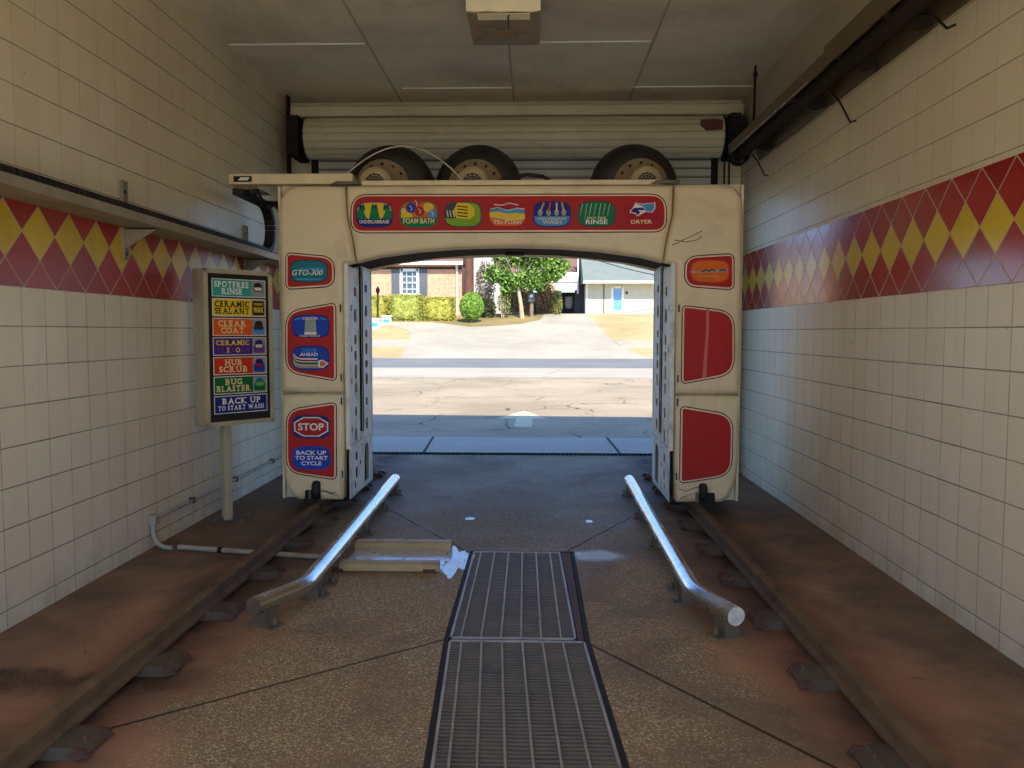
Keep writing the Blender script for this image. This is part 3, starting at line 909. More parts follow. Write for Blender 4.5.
for mt, cx, cz, r in (('blue', -.4, .5, .36), ('red', .05, .25, .34), ('yellow', .5, .55, .36), ('sky_blue', .72, .05, .3), ('yellow', -.78, .25, .2), ('red', -.1, .85, .2)):
    b.poly(mt, [(cx + r * .75 * math.cos(t * PI / 8), cz + r * 1.1 * math.sin(t * PI / 8)) for t in range(16)])
    b.line('white', [(cx - .08, cz + .2), (cx + .04, cz), (cx, cz - .2)], .04)
b.text('cream_letter', 'FOAM BATH', 0, -.5, 1.6, .42).done(top_panel)
b = Badge(*B[2], 'lime', 'ink')
b.poly('ink', [(-1, -.3), (-.35, -.3), (-.2, .3), (-.1, 1), (-1, 1)])
b.poly('yellow', [(-.35, -.3), (.4, -.35), (.62, 0), (.6, .5), (.3, .85), (-.3, .9), (-.5, .3)])
for k in range(4):
    b.line('ink', [(-.3, .65 - .25 * k), (.25, .55 - .24 * k)], .045)
for k in range(3):
    b.line('white', [(-.85 + .16 * k, .3), (-.78 + .16 * k, -.2)], .05)
b.text('lime', 'HUBSCRUB', 0, -.58, 1.5, .36).done(top_panel)
b = Badge(*B[3], 'orange', 'red')
b.poly('yellow', [(-1, -.25), (-.4, -.3), (.2, -.45), (1, -.35), (1, .2), (-1, .2)])
b.poly('sky_blue', [(-1, .15), (-.5, .2), (0, .05), (.5, .12), (1, .0), (1, .5), (-1, .5)])
b.poly('red_magenta', [(-1, .4), (-.5, .5), (0, .3), (.5, .45), (1, .4), (1, 1), (-1, 1)])
b.line('white', [(-.9, .4), (-.5, .5), (0, .31), (.5, .45), (.9, .4)], .05).line('white', [(-.7, .75), (-.3, .7), (.1, .85), (.6, .7)], .05).line('white', [(-.9, -.22), (-.4, -.3), (.2, -.45), (.9, -.36)], .03)
b.text('cream_letter', 'TRI-FOAM', 0, -.6, 1.5, .34).done(top_panel)
b = Badge(*B[4], 'sky_blue', 'navy')
b.poly('navy', [(-1, -.15), (1, -.15), (1, 1), (-1, 1)])
for k, (mt, cx) in enumerate((('cream_letter', -.62), ('orange', -.18), ('white', .24), ('cream_letter', .62))):
    b.poly('sign_grey', [(cx + .13 * math.cos(t * PI / 5), .12 + .26 * math.sin(t * PI / 5)) for t in range(10)], False)
    b.line(mt, [(cx, .2), (cx + .2 - .1 * k, .88)], .07)
b.text('cream_letter', 'HIGH PRESSURE', 0, -.35, 1.5, .16).text('cream_letter', 'WASH', 0, -.62, 1.0, .3).done(top_panel)
b = Badge(*B[5], 'green', 'ink')
for k in range(7):
    x = -.75 + .24 * k
    b.line('white', [(x, .8), (x - .12, -.1 - .25 * (k % 3 == 1))], .025)
b.text('cream_letter', 'SPOT FREE', .0, -.3, 1.0, .18).text('white', 'RINSE', .0, -.6, 1.15, .36).done(top_panel)
b = Badge(*B[6], 'red_magenta', 'red')
b.poly('white', [(-.62, .25), (-.45, .5), (-.35, .85), (.1, .78), (.72, .88), (.72, .4), (.55, .1), (.2, .15), (-.25, -.2), (-.3, .0), (-.62, .1)], False)
b.poly('sky_blue', [(-.3, .8), (.1, .72), (.66, .82), (.66, .42), (.5, .14), (.2, .2), (.3, .45), (0, .6)], False)
b.poly('navy', [(-.55, .25), (-.42, .45), (.05, .5), (.2, .3), (-.2, .28), (-.05, .1), (-.25, -.1), (-.28, .08), (-.55, .14)], False)
b.poly('sky_blue', [(.1, .55), (.5, .6), (.35, .42), (.55, .3), (.2, .3)], False)
b.text('cream_letter', 'DRYER', 0, -.6, 1.1, .3).done(top_panel)

# left leg panels
p1 = sign_panel(rounded([G(286.3, 289), G(334, 286), G(334, 257.3), G(286.3, 253)], [.05, .08, .1, .05]), 'model_sign')
b = Badge(G(290.5, 271)[0], G(328.5, 271)[0], G(310, 283)[1], G(310, 259.5)[1], 'teal', 'ink')
b.poly('sky_blue', [(-.7, .2), (.2, .32), (.9, .25), (.6, .12), (-.4, .12)])
b.poly('sky_blue', [(-.8, -.75), (.8, -.75), (.6, -.62), (-.6, -.62)])
b.text('white', 'GTO-300', -.08, -.12, 1.62, .46, .01, .3).done(p1)
p2 = sign_panel(rounded([G(286.3, 372), G(336, 380.5), G(335.3, 303.3), G(286.3, 312)], [.12, .04, .04, .12]), 'guide_sign')
b = Badge(G(292.2, 326)[0], G(330, 326)[0], G(310, 338)[1], G(310, 314.5)[1], 'blue', 'navy')
b.poly('sign_grey', [(-.34, -.72), (.3, -.72), (.26, .62), (-.28, .62)], False)
b.poly('white', [(-.34, -.7), (.3, -.7), (.3, -.5), (-.34, -.5)], False)
b.poly('sky_blue', [(-.9, .55), (-.6, .75), (-.5, .62), (-.9, .5)]).poly('sky_blue', [(.9, .55), (.6, .75), (.5, .62), (.9, .5)])
b.text('white', 'CENTER', -.02, .68, .85, .2).text('cream_letter', 'YOUR VEHICLE', -.05, -.82, 1.1, .17).done(p2)
b = Badge(G(292.2, 359)[0], G(330, 359)[0], G(310, 370.5)[1], G(310, 345.5)[1], 'blue', 'navy')
for mt, z0, z1, xe in (('white', -.02, -.13, .35), ('red_magenta', -.12, -.28, .2), ('white', -.27, -.34, .5), ('green', -.33, -.55, .5), ('white', -.54, -.62, .6), ('red', -.6, -.68, .6), ('sign_grey', -.67, -.8, .7)):
    b.poly(mt, [(-.95, z0 + .45), (-.75, z0 + .1), (-.5, z0), (xe, z0), (xe, z1), (-.5, z1), (-.8, z1 + .12), (-.95, z1 + .4)])
b.poly('white', [(.4, -.2), (.62, -.12), (.96, -.42), (.66, -.78), (.4, -.7)], False).poly('orange', [(.5, -.3), (.62, -.22), (.86, -.44), (.64, -.68), (.5, -.62)], False)
b.text('sky_blue', 'DRIVE', -.05, .62, .75, .26).text('white', 'AHEAD', -.08, .3, .95, .26).done(p2)
p3 = sign_panel(rounded([G(287, 472), G(336, 479.3), G(336, 402.8), G(286.7, 410)], [.12, .04, .04, .12]), 'stop_sign')
b = Badge(G(292.5, 427)[0], G(330.5, 427)[0], G(310, 438.5)[1], G(310, 414.8)[1], 'navy')
oc = [(.42, 1), (.92, .45), (.92, -.45), (.42, -1), (-.42, -1), (-.92, -.45), (-.92, .45), (-.42, 1)]
b.poly('white', [(x * .98, z * .82) for x, z in oc], False).poly('red', [(x * .9, z * .73) for x, z in oc], False)
b.text('white', 'STOP', 0, 0, 1.36, .62, .025).done(p3)
b = Badge(G(292.5, 457)[0], G(331, 457)[0], G(310, 469.5)[1], G(310, 445.8)[1], 'blue')
b.text('white', 'BACK UP', 0, .44, 1.55, .34).text('white', 'TO START', 0, 0, 1.7, .34).text('white', 'CYCLE', 0, -.46, 1.05, .34).done(p3)
# right leg panels
p4 = sign_panel(rounded([G(685, 286), G(733.5, 289.5), G(733.5, 254), G(685, 257)], [.09, .05, .05, .1]), 'orange_badge_sign')
b = Badge(G(690, 271)[0], G(729.5, 271)[0], G(710, 283)[1], G(710, 259.5)[1], 'orange', 'sign_red')
b.poly('sign_grey', [(-.98, .0), (-.45, -.02), (-.3, .1), (.3, .12), (.9, .22), (.9, -.05), (.4, -.1), (-.98, -.14)], False)
b.line('ink', [(-.4, -.05), (-.2, .12), (-.05, -.02), (.1, .14), (.25, 0)], .06).line('ink', [(.5, .0), (.62, .14), (.75, .02), (.82, .15)], .06).line('cream_letter', [(-.6, -.42), (.4, -.42)], .03)
b.done(p4)
sign_panel(rounded([G(681.7, 383.5), G(733.8, 374), G(733.8, 312), G(682.7, 305.8)], [.04, .13, .13, .04]), 'blank_red_panel', 'blank red panel with a pale scratch')
sc_ = MB().m(plain('faded_red_streak', S(196, 84, 78), 0.3))
q = [G(*p) for p in ((706, 309), (709, 309), (708.5, 330), (706, 377), (702, 378), (706, 330))]
sc_.flat(q, YG - .0092); GB(sc_, 'faded_streak')
sign_panel(rounded([G(680, 483), G(731.3, 475), G(732.6, 415), G(681, 406.5)], [.04, .13, .13, .04]), 'blank_red_panel')

# ------------------------------------------------------------------ blowers standing on the gantry
def blower(cx, label, dx=0.0):
    t = thing('dryer_blower', (cx, 7.1, 2.672), label, 'blower', 'dryer blowers on the gantry roof')
    R, zc = .37, .03
    d = MB().m('black_plastic').lathe([(.0, -.2), (.2, -.2), (.28, -.19), (.325, -.16), (R, -.1), (R, .1), (.325, .17), (.26, .2), (0, .2)], (0, .0, zc), 'Y', 44)
    d.v = [(x, y, max(z, .002)) for x, y, z in d.v]
    d.build('housing', t)
    fl = MB().m(M['blower_tan']).lathe([(.0, -.215), (.225, -.215), (.23, -.21), (.23, -.195)], (dx, 0, zc), 'Y', 36)
    fl.v = [(x, y, max(z, .003)) for x, y, z in fl.v]
    fo = fl.build('flange_plate', t)
    for a in (35, 62, 90, 118, 145):
        c = (dx + .19 * math.cos(math.radians(a)), -.215, zc + .19 * math.sin(math.radians(a)))
        MB().m('ink').lathe([(0, -.012), (.011, -.01), (.013, 0)], c, 'Y', 8).build('bolt', fo)
    mo = MB().m(M['motor_tan']).lathe([(.0, -.40), (.1, -.40), (.128, -.39), (.138, -.37), (.14, -.21)], (dx * 1.6, 0, zc), 'Y', 28)
    mo.v = [(x, y, max(z, .004)) for x, y, z in mo.v]
    mo = mo.build('motor_cover', t)
    gr = MB().m('ink')
    for r in (.03, .05, .07):
        gr.lathe([(r - .006, -.402), (r + .006, -.402)], (dx * 1.6, 0, zc), 'Y', 24)
    for a in range(0, 180, 30):
        gr.tube([(dx * 1.6 + .02 * math.cos(math.radians(a)), -.402, zc + .02 * math.sin(math.radians(a))), (dx * 1.6 + .08 * math.cos(math.radians(a)), -.402, zc + .08 * math.sin(math.radians(a)))], .004, 4)
    gr.v = [(x, y, max(z, .005)) for x, y, z in gr.v]
    gr.build('vent_slots', mo)
    return t
M['motor_tan'] = plain('pale_motor_casting', S(178, 156, 120), 0.5, var=0.1, dirt=S(110, 86, 60), dirt_amt=0.4)
M['blower_tan'] = plain('grimy_tan_casting', S(136, 114, 84), 0.6, var=0.15, dirt=S(60, 45, 32), dirt_amt=0.6)
blower(-1.0, 'leftmost black round dryer blower on the gantry roof, white cable over it', -.05)
blower(-.25, 'black round dryer blower second from the left on the gantry roof', -.02)
blower(1.06, 'black round dryer blower standing alone at the right of the gantry roof', .045)
cb = MB().m('wire_white').tube([(-1.38 + 1.02 * k / 20, 6.74 - .06 * k / 20 + .1 * math.sin(PI * k / 20), 2.71 + .31 * math.sin(PI * k / 20) ** .85) for k in range(20)] + [(-.36, 6.68, 2.712), (-.15, 6.66, 2.712)], .0065, 6)
tag(cb.build('cable', at=(-1.0, 6.72, 2.70)), 'thin white cable arching over the two left blowers', 'cable')
cb = MB().m('rubber').tube([(-.1, 6.72, 2.705), (.03, 6.73, 2.745), (.16, 6.75, 2.775), (.29, 6.76, 2.76), (.37, 6.75, 2.71), (.39, 6.74, 2.68)], .016, 6)
tag(cb.build('hose', at=(.1, 6.74, 2.69)), 'short black hose lying on the gantry roof right of the middle blower', 'hose')

# ------------------------------------------------------------------ rails on feet
def rail(x, s, label):
    t = thing('gantry_rail', (x, 5.2, 0), label, 'rail', 'gantry rails')
    r = MB().m('rail')
    prof = [(-.04, .035), (.04, .035), (.04, .05), (.016, .062), (.014, .09), (.03, .1), (.03, .122), (-.03, .122), (-.03, .1), (-.014, .09), (-.016, .062), (-.04, .05)]
    r.prism(prof, -3.6, 3.3)
    r.build('rail_bar', t)
    for k in range(9):
        y = -2.42 + .69 * k + (0 if s < 0 else -.05)
        f = MB().m('foot_steel')
        f.prism([(-.1 * 1, .0), (.13 * 1, .0), (.17, .012), (.12, .045), (-.06, .05)] if s < 0 else [(-.17, .012), (-.13, 0), (.1, 0), (.06, .05), (-.12, .045)], y - .08, y + .08)
        f.m('rust'); sx = .15 if s < 0 else -.15
        f.prism([(sx - .04, .012), (sx + .04, .012), (sx + .02, .04), (sx - .02, .045)], y - .085, y - .07)
        f.prism([(sx - .04, .012), (sx + .04, .012), (sx + .02, .04), (sx - .02, .045)], y + .07, y + .085)
        f.m('rust').lathe([(0, .03), (.014, .03), (.014, .0)], (sx * .85, y, .025), 'Z', 6)
        f.build('rail_foot', t)
rail(-1.5, -1, 'brown steel rail on feet running along the left wall side of the floor')
rail(1.52, 1, 'brown steel rail on feet running along the right wall side of the floor')

# ------------------------------------------------------------------ wheel guide pipes
def guide(path, feet, label, endmat):
    t = thing('guide_pipe', (path[1][0], path[1][1], 0), label, 'guide rail', 'tyre guide pipes')
    o = t.location
    P = [Vector(p) for p in path]
    a, b, c = P
    pts = [a, b + (a - b).normalized() * .1]
    for k in range(1, 6):
        u = k / 6
        pts.append((b + (a - b).normalized() * .1) * (1 - u) ** 2 + b * 2 * u * (1 - u) + (b + (c - b).normalized() * .1) * u * u)
    pts += [b + (c - b).normalized() * .1, c]
    MB().m('steel').tube(pts, .047, 24, caps=False).build('pipe', t, world=True)
    for e, n_ in ((a, (a - b).normalized()), (c, (c - b).normalized())):
        MB().m(endmat).tube([e - n_ * .004, e + n_ * .004], .0465, 24).build('end_cap', t, world=True)
    for (x, y, yaw, big) in feet:
        f = MB().m('dull_steel')
        f.box(-.085, .085, -.05, .05, 0, .01); f.box(-.042, -.034, -.045, .045, .008, .095); f.box(.034, .042, -.045, .045, .008, .095)
        f.box(-.042, .042, -.05, -.042, .008, .082)
        for sx in (-1, 1):
            f.lathe([(0, .03), (.012, .03), (.012, 0)], (sx * .06, .0, .012), 'Z', 6)
        f.xform(Matrix.Translation((x, y, 0)) @ Matrix.Rotation(yaw, 4, 'Z'))
        f.build('pipe_foot', t, world=True)
guide([(-1.172, 3.96, .12), (-1.008, 4.28, .12), (-1.068, 7.5, .12)],
      [(-1.135, 4.03, -.45, 1), (-1.02, 4.48, 0, 0), (-1.025, 4.72, 0, 0), (-1.045, 5.9, 0, 0), (-1.06, 6.7, 0, 0), (-1.067, 7.4, 0, 0)],
      'silver guide pipe left of the floor grate, near end bent outward and dull', 'dull_cap')
guide([(1.205, 3.89, .12), (1.075, 4.25, .12), (1.112, 7.53, .12)],
      [(1.18, 3.96, .35, 1), (1.08, 4.45, 0, 0), (1.085, 4.68, 0, 0), (1.095, 5.6, 0, 0), (1.105, 6.5, 0, 0), (1.112, 7.42, 0, 0)],
      'silver guide pipe right of the floor grate, near end bent outward with bright cap', 'cap')

# ------------------------------------------------------------------ floor grates over the pit
def grate(y0, y1, xl, xr, label):
    """xl, xr: x of the left and right edge as functions of y"""
    ym = (y0 + y1) / 2
    t = thing('floor_grate', ((xl(ym) + xr(ym)) / 2, ym, 0), label, 'grate', 'steel floor grates')
    q = lambda mb, ya, yb, fa, fb, za, zb: mb.prism([(fa(ya), ya), (fb(ya), ya), (fb(yb), yb), (fa(yb), yb)], za, zb, 'Z')
    fr = MB().m('grate')
    q(fr, y0, y0 + .018, xl, xr, -.035, .006); q(fr, y1 - .018, y1, xl, xr, -.035, .006)
    q(fr, y0, y1, xl, lambda y: xl(y) + .012, -.035, .006); q(fr, y0, y1, lambda y: xr(y) - .012, xr, -.035, .006)
    fr.build('frame', t, world=True)
    mb = MB().m('grate_dark')
    y = y0 + .03
    while y < y1 - .02:
        q(mb, y, y + .0105, lambda y: xl(y) + .012, lambda y: xr(y) - .012, -.03, .002); y += .0285
    mb.build('bearing_bars', t, world=True)
    mb = MB().m('grate')
    for k in range(1, 7):
        f = (.093 + .1485 * (k - 1)) if y0 < 3 else (.089 + .158 * (k - 1))
        mb.tube([(xl(y) + (xr(y) - xl(y)) * f, y, .004) for y in (y0 + .01, y1 - .01)], .0055, 6)
    mb.build('cross_rods', t, world=True)
    return t
grate(1.6, 3.845, lambda y: GL(y) - .004, lambda y: GR(y) + .004, 'nearest steel floor grate, at the bottom edge of the photograph')
grate(3.865, 5.44, lambda y: -.182, lambda y: .405 + (5.44 - y) * .02, 'steel floor grate beyond the cross joint, ending in front of the wet concrete')
fr = MB().m('dark')
for ga, gb in ((1.5, 3.85), (3.85, 5.46)):
    fr.prism([(GL(ga) - .03, ga), (GL(ga) - .006, ga), (GL(gb) - .006, gb), (GL(gb) - .03, gb)], -.05, .004, 'Z')
    fr.prism([(GR(ga) + .006, ga), (GR(ga) + .03, ga), (GR(gb) + .03, gb), (GR(gb) + .006, gb)], -.05, .004, 'Z')
fr.box(-.2, .5, 5.443, 5.46, -.05, .004).box(-.18, .47, 3.848, 3.862, -.05, .002)
fr.m('rust').prism([(.412, 5.443), (.472, 5.443), (.472, 3.865), (.442, 3.865)], -.02, .002, 'Z')
structure('trim_6', fr)

# ------------------------------------------------------------------ tyre stop with two bars, puddle
t = thing('tyre_stop', (-.68, 5.24, 0), 'pair of tan bars across a wet steel tray beside the left guide pipe', 'tyre stop')
MB().m('wet').box(-.985, -.345, 5.0, 5.48, .0, .008).build('tray', t, world=True)  # pale colour paints the sky reflected in the wet tray
for y, h, x0, x1 in ((5.01, .055, -.985, -.365), (5.48, .066, -.99, -.335)):
    prof = rounded([(y - .055, .004), (y + .055, .004), (y + .05, h), (y - .05, h)], [.005, .005, .035, .035], 5)
    MB().m('tan_bar').prism(prof, x0, x1, 'X').build('stop_bar', t, world=True)
for (x, y) in ((-1.0, 4.96), (-.42, 4.965)):
    MB().m('rust').box(x - .04, x + .04, y - .02, y + .03, 0, .02).build('anchor_tab', t, world=True)
pd = []
for k in range(40):
    a = 2 * PI * k / 40
    r = 1 + .22 * math.sin(3 * a + 1) + .16 * math.sin(7 * a) + .1 * rnd.uniform(-1, 1)
    pd.append((-.278 + .088 * r * math.cos(a), 5.22 + .33 * r * math.sin(a) * (1 if abs(math.sin(a)) < .8 else .92)))
tag(MB().m('wet').prism(pd, .0005, .003, 'Z').build('puddle', at=(-.275, 5.24, 0)), 'wet puddle with a painted whitish sky reflection and dark specks between the tan bars and the grate', 'puddle')

for x, y, r_, lab in ((-.29, 6.42, .03, 'tiny puddle with a painted glint on the gravelly concrete right of the left guide pipe'), (.66, 6.36, .026, 'tiny puddle with a painted glint on the gravelly concrete left of the right guide pipe')):  # water glints painted as small pale patches
    q = [(x + r_ * 1.5 * math.cos(2 * PI * k / 14) * rnd.uniform(.6, 1.2), y + r_ * 1.6 * math.sin(2 * PI * k / 14) * rnd.uniform(.6, 1.2)) for k in range(14)]
    tag(MB().m('wet').prism(q, .0005, .003, 'Z').build('puddle', at=(x, y, 0)), lab, 'puddle')

# ------------------------------------------------------------------ menu sign on its post
SX, SY = -2.04, 6.22
ang = math.atan2(.45, .385)
t = thing('menu_sign', (-2.2, 6.35, 0), 'upright wash menu sign cabinet on a square post beside the left wall', 'sign')
sgn_m = Matrix.Translation((SX, SY, 0)) @ Matrix.Rotation(ang, 4, 'Z')
def SB(mb, name, parent=t):
    return mb.xform(sgn_m).build(name, parent, world=True)
sw, z0, z1 = .575, .772, 1.962
SB(MB().m('beige_metal').rbox(-sw / 2, sw / 2, .012, .17, z0, z1, .008), 'cabinet')
f = MB().m('beige_metal')
for a in ((-sw / 2, sw / 2, z0, z0 + .035), (-sw / 2, sw / 2, z1 - .035, z1), (-sw / 2, -sw / 2 + .035, z0, z1), (sw / 2 - .035, sw / 2, z0, z1)):
    f.box(a[0], a[1], -.004, .02, a[2], a[3])
SB(f, 'frame')
SB(MB().m('ink').box(-sw / 2 + .03, sw / 2 - .03, .002, .014, z0 + .03, z1 - .03), 'backing')
rows = [('sign_teal', 'white', ['SPOTFREE', 'RINSE'], 'sign_grey'), ('yellow', 'ink', ['CERAMIC', 'SEALANT'], 'ink'), ('sign_orange', 'cream_letter', ['CLEAR', 'COAT'], 'sky_blue'),
        ('purple', 'yellow', ['CERAMIC'], 'faded_purple'), ('sign_red', 'cream_letter', ['HUB', 'SCRUB'], 'blue'), ('sign_green', 'cream_letter', ['BUG', 'BLASTER'], 'sign_green'),
        ('navy', 'white', ['BACK UP', 'TO START WASH'], None)]
ztop, hh = z1 - .072, .148
xl, xr = -sw / 2 + .068, sw / 2 - .06
for i, (bgc, fg, lines, pic) in enumerate(rows):
    za, zb_ = ztop - i * hh - hh + .012, ztop - i * hh
    p = MB().m('white').flat(rect(xl, xr, za, zb_), .0008).m(bgc).flat(rect(xl + .006, xr - .006, za + .006, zb_ - .006), .0)
    ps = SB(p, 'menu_panel')
    xm = xr - .125 if pic else xr
    L = MB().m(fg)
    cx = (xl + xm) / 2; w = (xm - xl) * .88
    if i == 3:
        slab(L, 'CERAMIC', cx, zb_ - .04, w * .98, .038, -.001)
        for k, chx in enumerate('TRIFOAM'):
            slab(L.m('yellow' if chx in 'IO' else 'faded_purple'), chx, cx - w / 2 + w * (k + .5) / 7, za + .04, w / 8 if chx != 'I' else w / 12, .038, -.001)
    else:
        fr_ = {'SPOTFREE': 1, 'RINSE': .6, 'CERAMIC': 1, 'SEALANT': 1, 'CLEAR': .82, 'COAT': .66, 'HUB': .5, 'SCRUB': .82, 'BUG': .5, 'BLASTER': 1, 'BACK UP': .82, 'TO START WASH': .98}
        for k, s_ in enumerate(lines):
            slab(L, s_, cx, (zb_ - .042) if k == 0 else (za + .042), w * fr_[s_], (.046 if s_ != 'TO START WASH' else .036), -.001)
    L.xform(sgn_m).build('lettering', ps, world=True)
    if pic:
        q = MB().m('sign_grey').flat(rect(xm + .004, xr - .008, za + .008, zb_ - .008), -.0004)
        c0, c1, zc = xm + .012, xr - .016, (za + zb_) / 2
        m_ = (c0 + c1) / 2
        if i == 1:
            q.m('ink').flat(rounded(rect(c0 - .004, c1 + .004, za + .012, zb_ - .012), .02), -.0008)
            q.m('yellow').text('CERAMIC', m_, zb_ - .038, .085, .018, -.002, .03).text('WAX', m_, zc - .014, .088, .045, -.002, .04)
        else:
            q.m(pic).flat(rounded(rect(c0, c1, za + .014, zc + .01), .02), -.0008)
            q.m({0: 'ink', 2: 'ink', 3: 'navy', 4: 'navy', 5: 'teal'}[i]).flat(rounded([(c0 + .006, zc - .02), (c1 - .006, zc - .02), (c1 - .02, zb_ - .02), (c0 + .02, zb_ - .02)], .02), -.0012)
            q.m({0: 'white', 2: 'oxblood', 3: 'cream_letter', 4: 'red_magenta', 5: 'lime'}[i]).flat(rounded(rect(c0 + .018, c1 - .018, zc - .012, zc + .012), .008), -.0018)
        q.xform(sgn_m).build('picture', ps, world=True)
po = MB().m('beige_metal').rbox(-.075, -.01, .13, .2, .01, z0 + .005, .008); SB(po, 'post')
ba = MB().m('dull_steel')
for a in range(4):
    c_, s2 = math.cos(a * PI / 2), math.sin(a * PI / 2)
    k = [(.04, -.05), (.16, -.045), (.17, 0), (.16, .045), (.04, .05)]
    ba.prism([(x * c_ - y * s2, .17 + x * s2 + y * c_) for x, y in k], 0, .012, 'Z')
    ba.prism([(.05 * c_ - .0 * s2 - s2 * .004, .17 + .05 * s2 + c_ * .004), (.13 * c_ - s2 * .004, .17 + .13 * s2 + c_ * .004), (.13 * c_ + s2 * .004, .17 + .13 * s2 - c_ * .004), (.05 * c_ + s2 * .004, .17 + .05 * s2 - c_ * .004)], .012, .03, 'Z')
    ba.lathe([(0, .03), (.012, .03), (.012, 0)], (.145 * c_, .17 + .145 * s2, .012), 'Z', 6)
SB(ba, 'base_plate')

# ------------------------------------------------------------------ hose tray along the left wall with its energy chain
t = thing('hose_tray', (-2.28, 4.5, 2.15), 'long grey metal tray bracketed high on the left tiled wall', 'tray')
tr = MB().m('tray')
prof = [(-2.395, 2.15), (-2.20, 2.15), (-2.165, 2.155), (-2.155, 2.205), (-2.16, 2.205), (-2.172, 2.16), (-2.20, 2.157), (-2.395, 2.157)]
tr.prism(prof, 1.0, 8.3)
tr.build('channel', t, world=True)
for y in (5.2, 7.4, 2.95):
    b_ = MB().m('tray')
    b_.box(-2.409, -2.398, y - .03, y + .03, 1.95, 2.45); b_.box(-2.398, -2.385, y - .03, y - .022, 1.95, 2.45); b_.box(-2.398, -2.385, y + .022, y + .03, 1.95, 2.45)
    b_.prism([(-2.398, 2.02), (-2.385, 2.02), (-2.19, 2.135), (-2.19, 2.149), (-2.398, 2.149)], y - .02, y - .014)
    b_.box(-2.398, -2.19, y - .02, y + .02, 2.141, 2.149)
    b_.m('ink').lathe([(0, .012), (.012, .012), (.012, 0)], (-2.396, y, 2.38), 'X', 6).lathe([(0, .012), (.012, .012), (.012, 0)], (-2.396, y, 1.985), 'X', 6)
    b_.build('bracket', t, world=True)
t = thing('cable_chain', (-2.27, 6.0, 2.17), 'black segmented cable chain lying in the tray and looping up to the gantry arm', 'cable chain')
path = [(-2.24, 1.2 + .1 * k, 2.228) for k in range(62)]
zc_ = 2.43
for k in range(1, 15):
    a = -PI / 2 + PI * k / 14
    path.append((-2.24, 7.4 + .22 * math.cos(a), zc_ + .22 * math.sin(a)))
path += [(-2.24, 7.2, 2.65), (-2.24, 6.78, 2.652)]
lk = MB().m('rubber')
for i in range(len(path) - 1):
    a, b2 = Vector(path[i]), Vector(path[i + 1])
    d = (b2 - a); L = d.length; d.normalize()
    n_ = max(1, round(L / .05))
    for k in range(n_):
        p = a + d * L * (k + .5) / n_
        bx_m = Matrix.Translation(p) @ Matrix.Rotation(math.atan2(d.z, d.y), 4, 'X')
        q = MB().box(-.045, .045, -.021, .021, -.025, .025)
        q.xform(bx_m); lk.add(q.v, q.f)
tag(lk.build('chain_links', t, world=True), kind='stuff')
hs = MB().m('rubber')
for k in range(4):
    hs.tube([(-2.2 + .04 * k, 6.8, 2.67), (-2.19 + .04 * k, 7.0, 2.60 - .02 * k), (-2.13 + .04 * k, 7.2, 2.63), (-2.05, 7.3, 2.6 - .03 * k)], .013, 6)
hs.build('hose_bundle', t, world=True)

# ------------------------------------------------------------------ conduit on the left wall and floor
t = thing('electrical_conduit', (-2.38, 5.5, 0), 'grey pipe conduit low on the left wall turning onto the floor', 'conduit')
pth = [(-2.385, 8.7, .2), (-2.385, 5.5, .2)]
MB().m('conduit').tube(pth, .013, 8).build('wall_run', t, world=True)
MB().m('conduit').rbox(-2.409, -2.355, 5.42, 5.5, .165, .235, .01).build('junction_elbow', t, world=True)
MB().m('conduit').tube([(-2.38, 5.44, .17), (-2.375, 5.43, .1), (-2.35, 5.42, .045), (-2.3, 5.415, .02), (-2.24, 5.41, .018)], .017, 8).build('bend', t, world=True)
MB().m('conduit').tube([(-2.2, 5.425, .02), (-1.12, 5.2, .02)], .018, 8).m('heater_dark').tube([(-1.9, 5.3625, .02), (-1.87, 5.3563, .02)], .022, 8).build('floor_run', t, world=True)
for y in (6.1, 7.0, 8.0):
    MB().m('dull_steel').box(-2.409, -2.365, y - .01, y + .01, .18, .225).build('clip', t, world=True)

# ------------------------------------------------------------------ heater along the right wall
t = thing('tube_heater', (2.25, 5.5, 3.2), 'long dark metal tube heater with a reflector hood hung high along the right wall', 'heater')
hood = MB().m('heater')
hood.prism([(2.10, 3.205), (2.085, 3.29), (2.20, 3.37), (2.33, 3.37), (2.40, 3.15), (2.385, 3.15), (2.325, 3.355), (2.205, 3.355), (2.097, 3.285), (2.112, 3.205)], 5.3, 8.05)
hood.prism([(2.10, 3.205), (2.07, 3.31), (2.19, 3.40), (2.34, 3.40), (2.405, 3.15), (2.385, 3.15), (2.325, 3.385), (2.195, 3.385), (2.082, 3.305), (2.112, 3.205)], 1.0, 5.4)
hood.build('reflector_hood', t, world=True)
MB().m('steel').box(2.092, 2.098, 5.75, 7.95, 3.203, 3.211).build('edge_strip', t, world=True)
MB().m('heater_dark').tube([(2.2, 1.0, 3.2), (2.2, 8.12, 3.2)], .055, 18, caps=False).tube([(2.2, 8.06, 3.2), (2.2, 8.0, 3.2)], .05, 18).build('burner_tube', t, world=True)
MB().m('heater_dark').lathe([(.07, -.02), (.088, -.02), (.088, .1), (.07, .1), (.07, -.02)], (2.19, 7.98, 3.185), 'Y', 24).build('end_collar', t, world=True)
for y in (7.55, 6.2, 5.3, 4.6):
    MB().m('heater_dark').prism([(2.10, 3.21), (2.3, 3.13), (2.38, 3.155), (2.32, 3.35), (2.2, 3.35)], y - .012, y + .012).build('hanger_bracket', t, world=True)
for (y, z, yb, zb2) in ((5.9, 3.2, 5.5, 2.87), (7.95, 3.2, 7.5, 2.90), (4.55, 3.2, 4.25, 3.02)):
    MB().m('ink').tube([(2.28, y, z), (2.29, (y + yb) / 2, (z + zb2) / 2 + .02), (2.3, yb + .02, zb2), (2.315, yb - .03, zb2)], .007, 6).build('wire_hook', t, world=True)
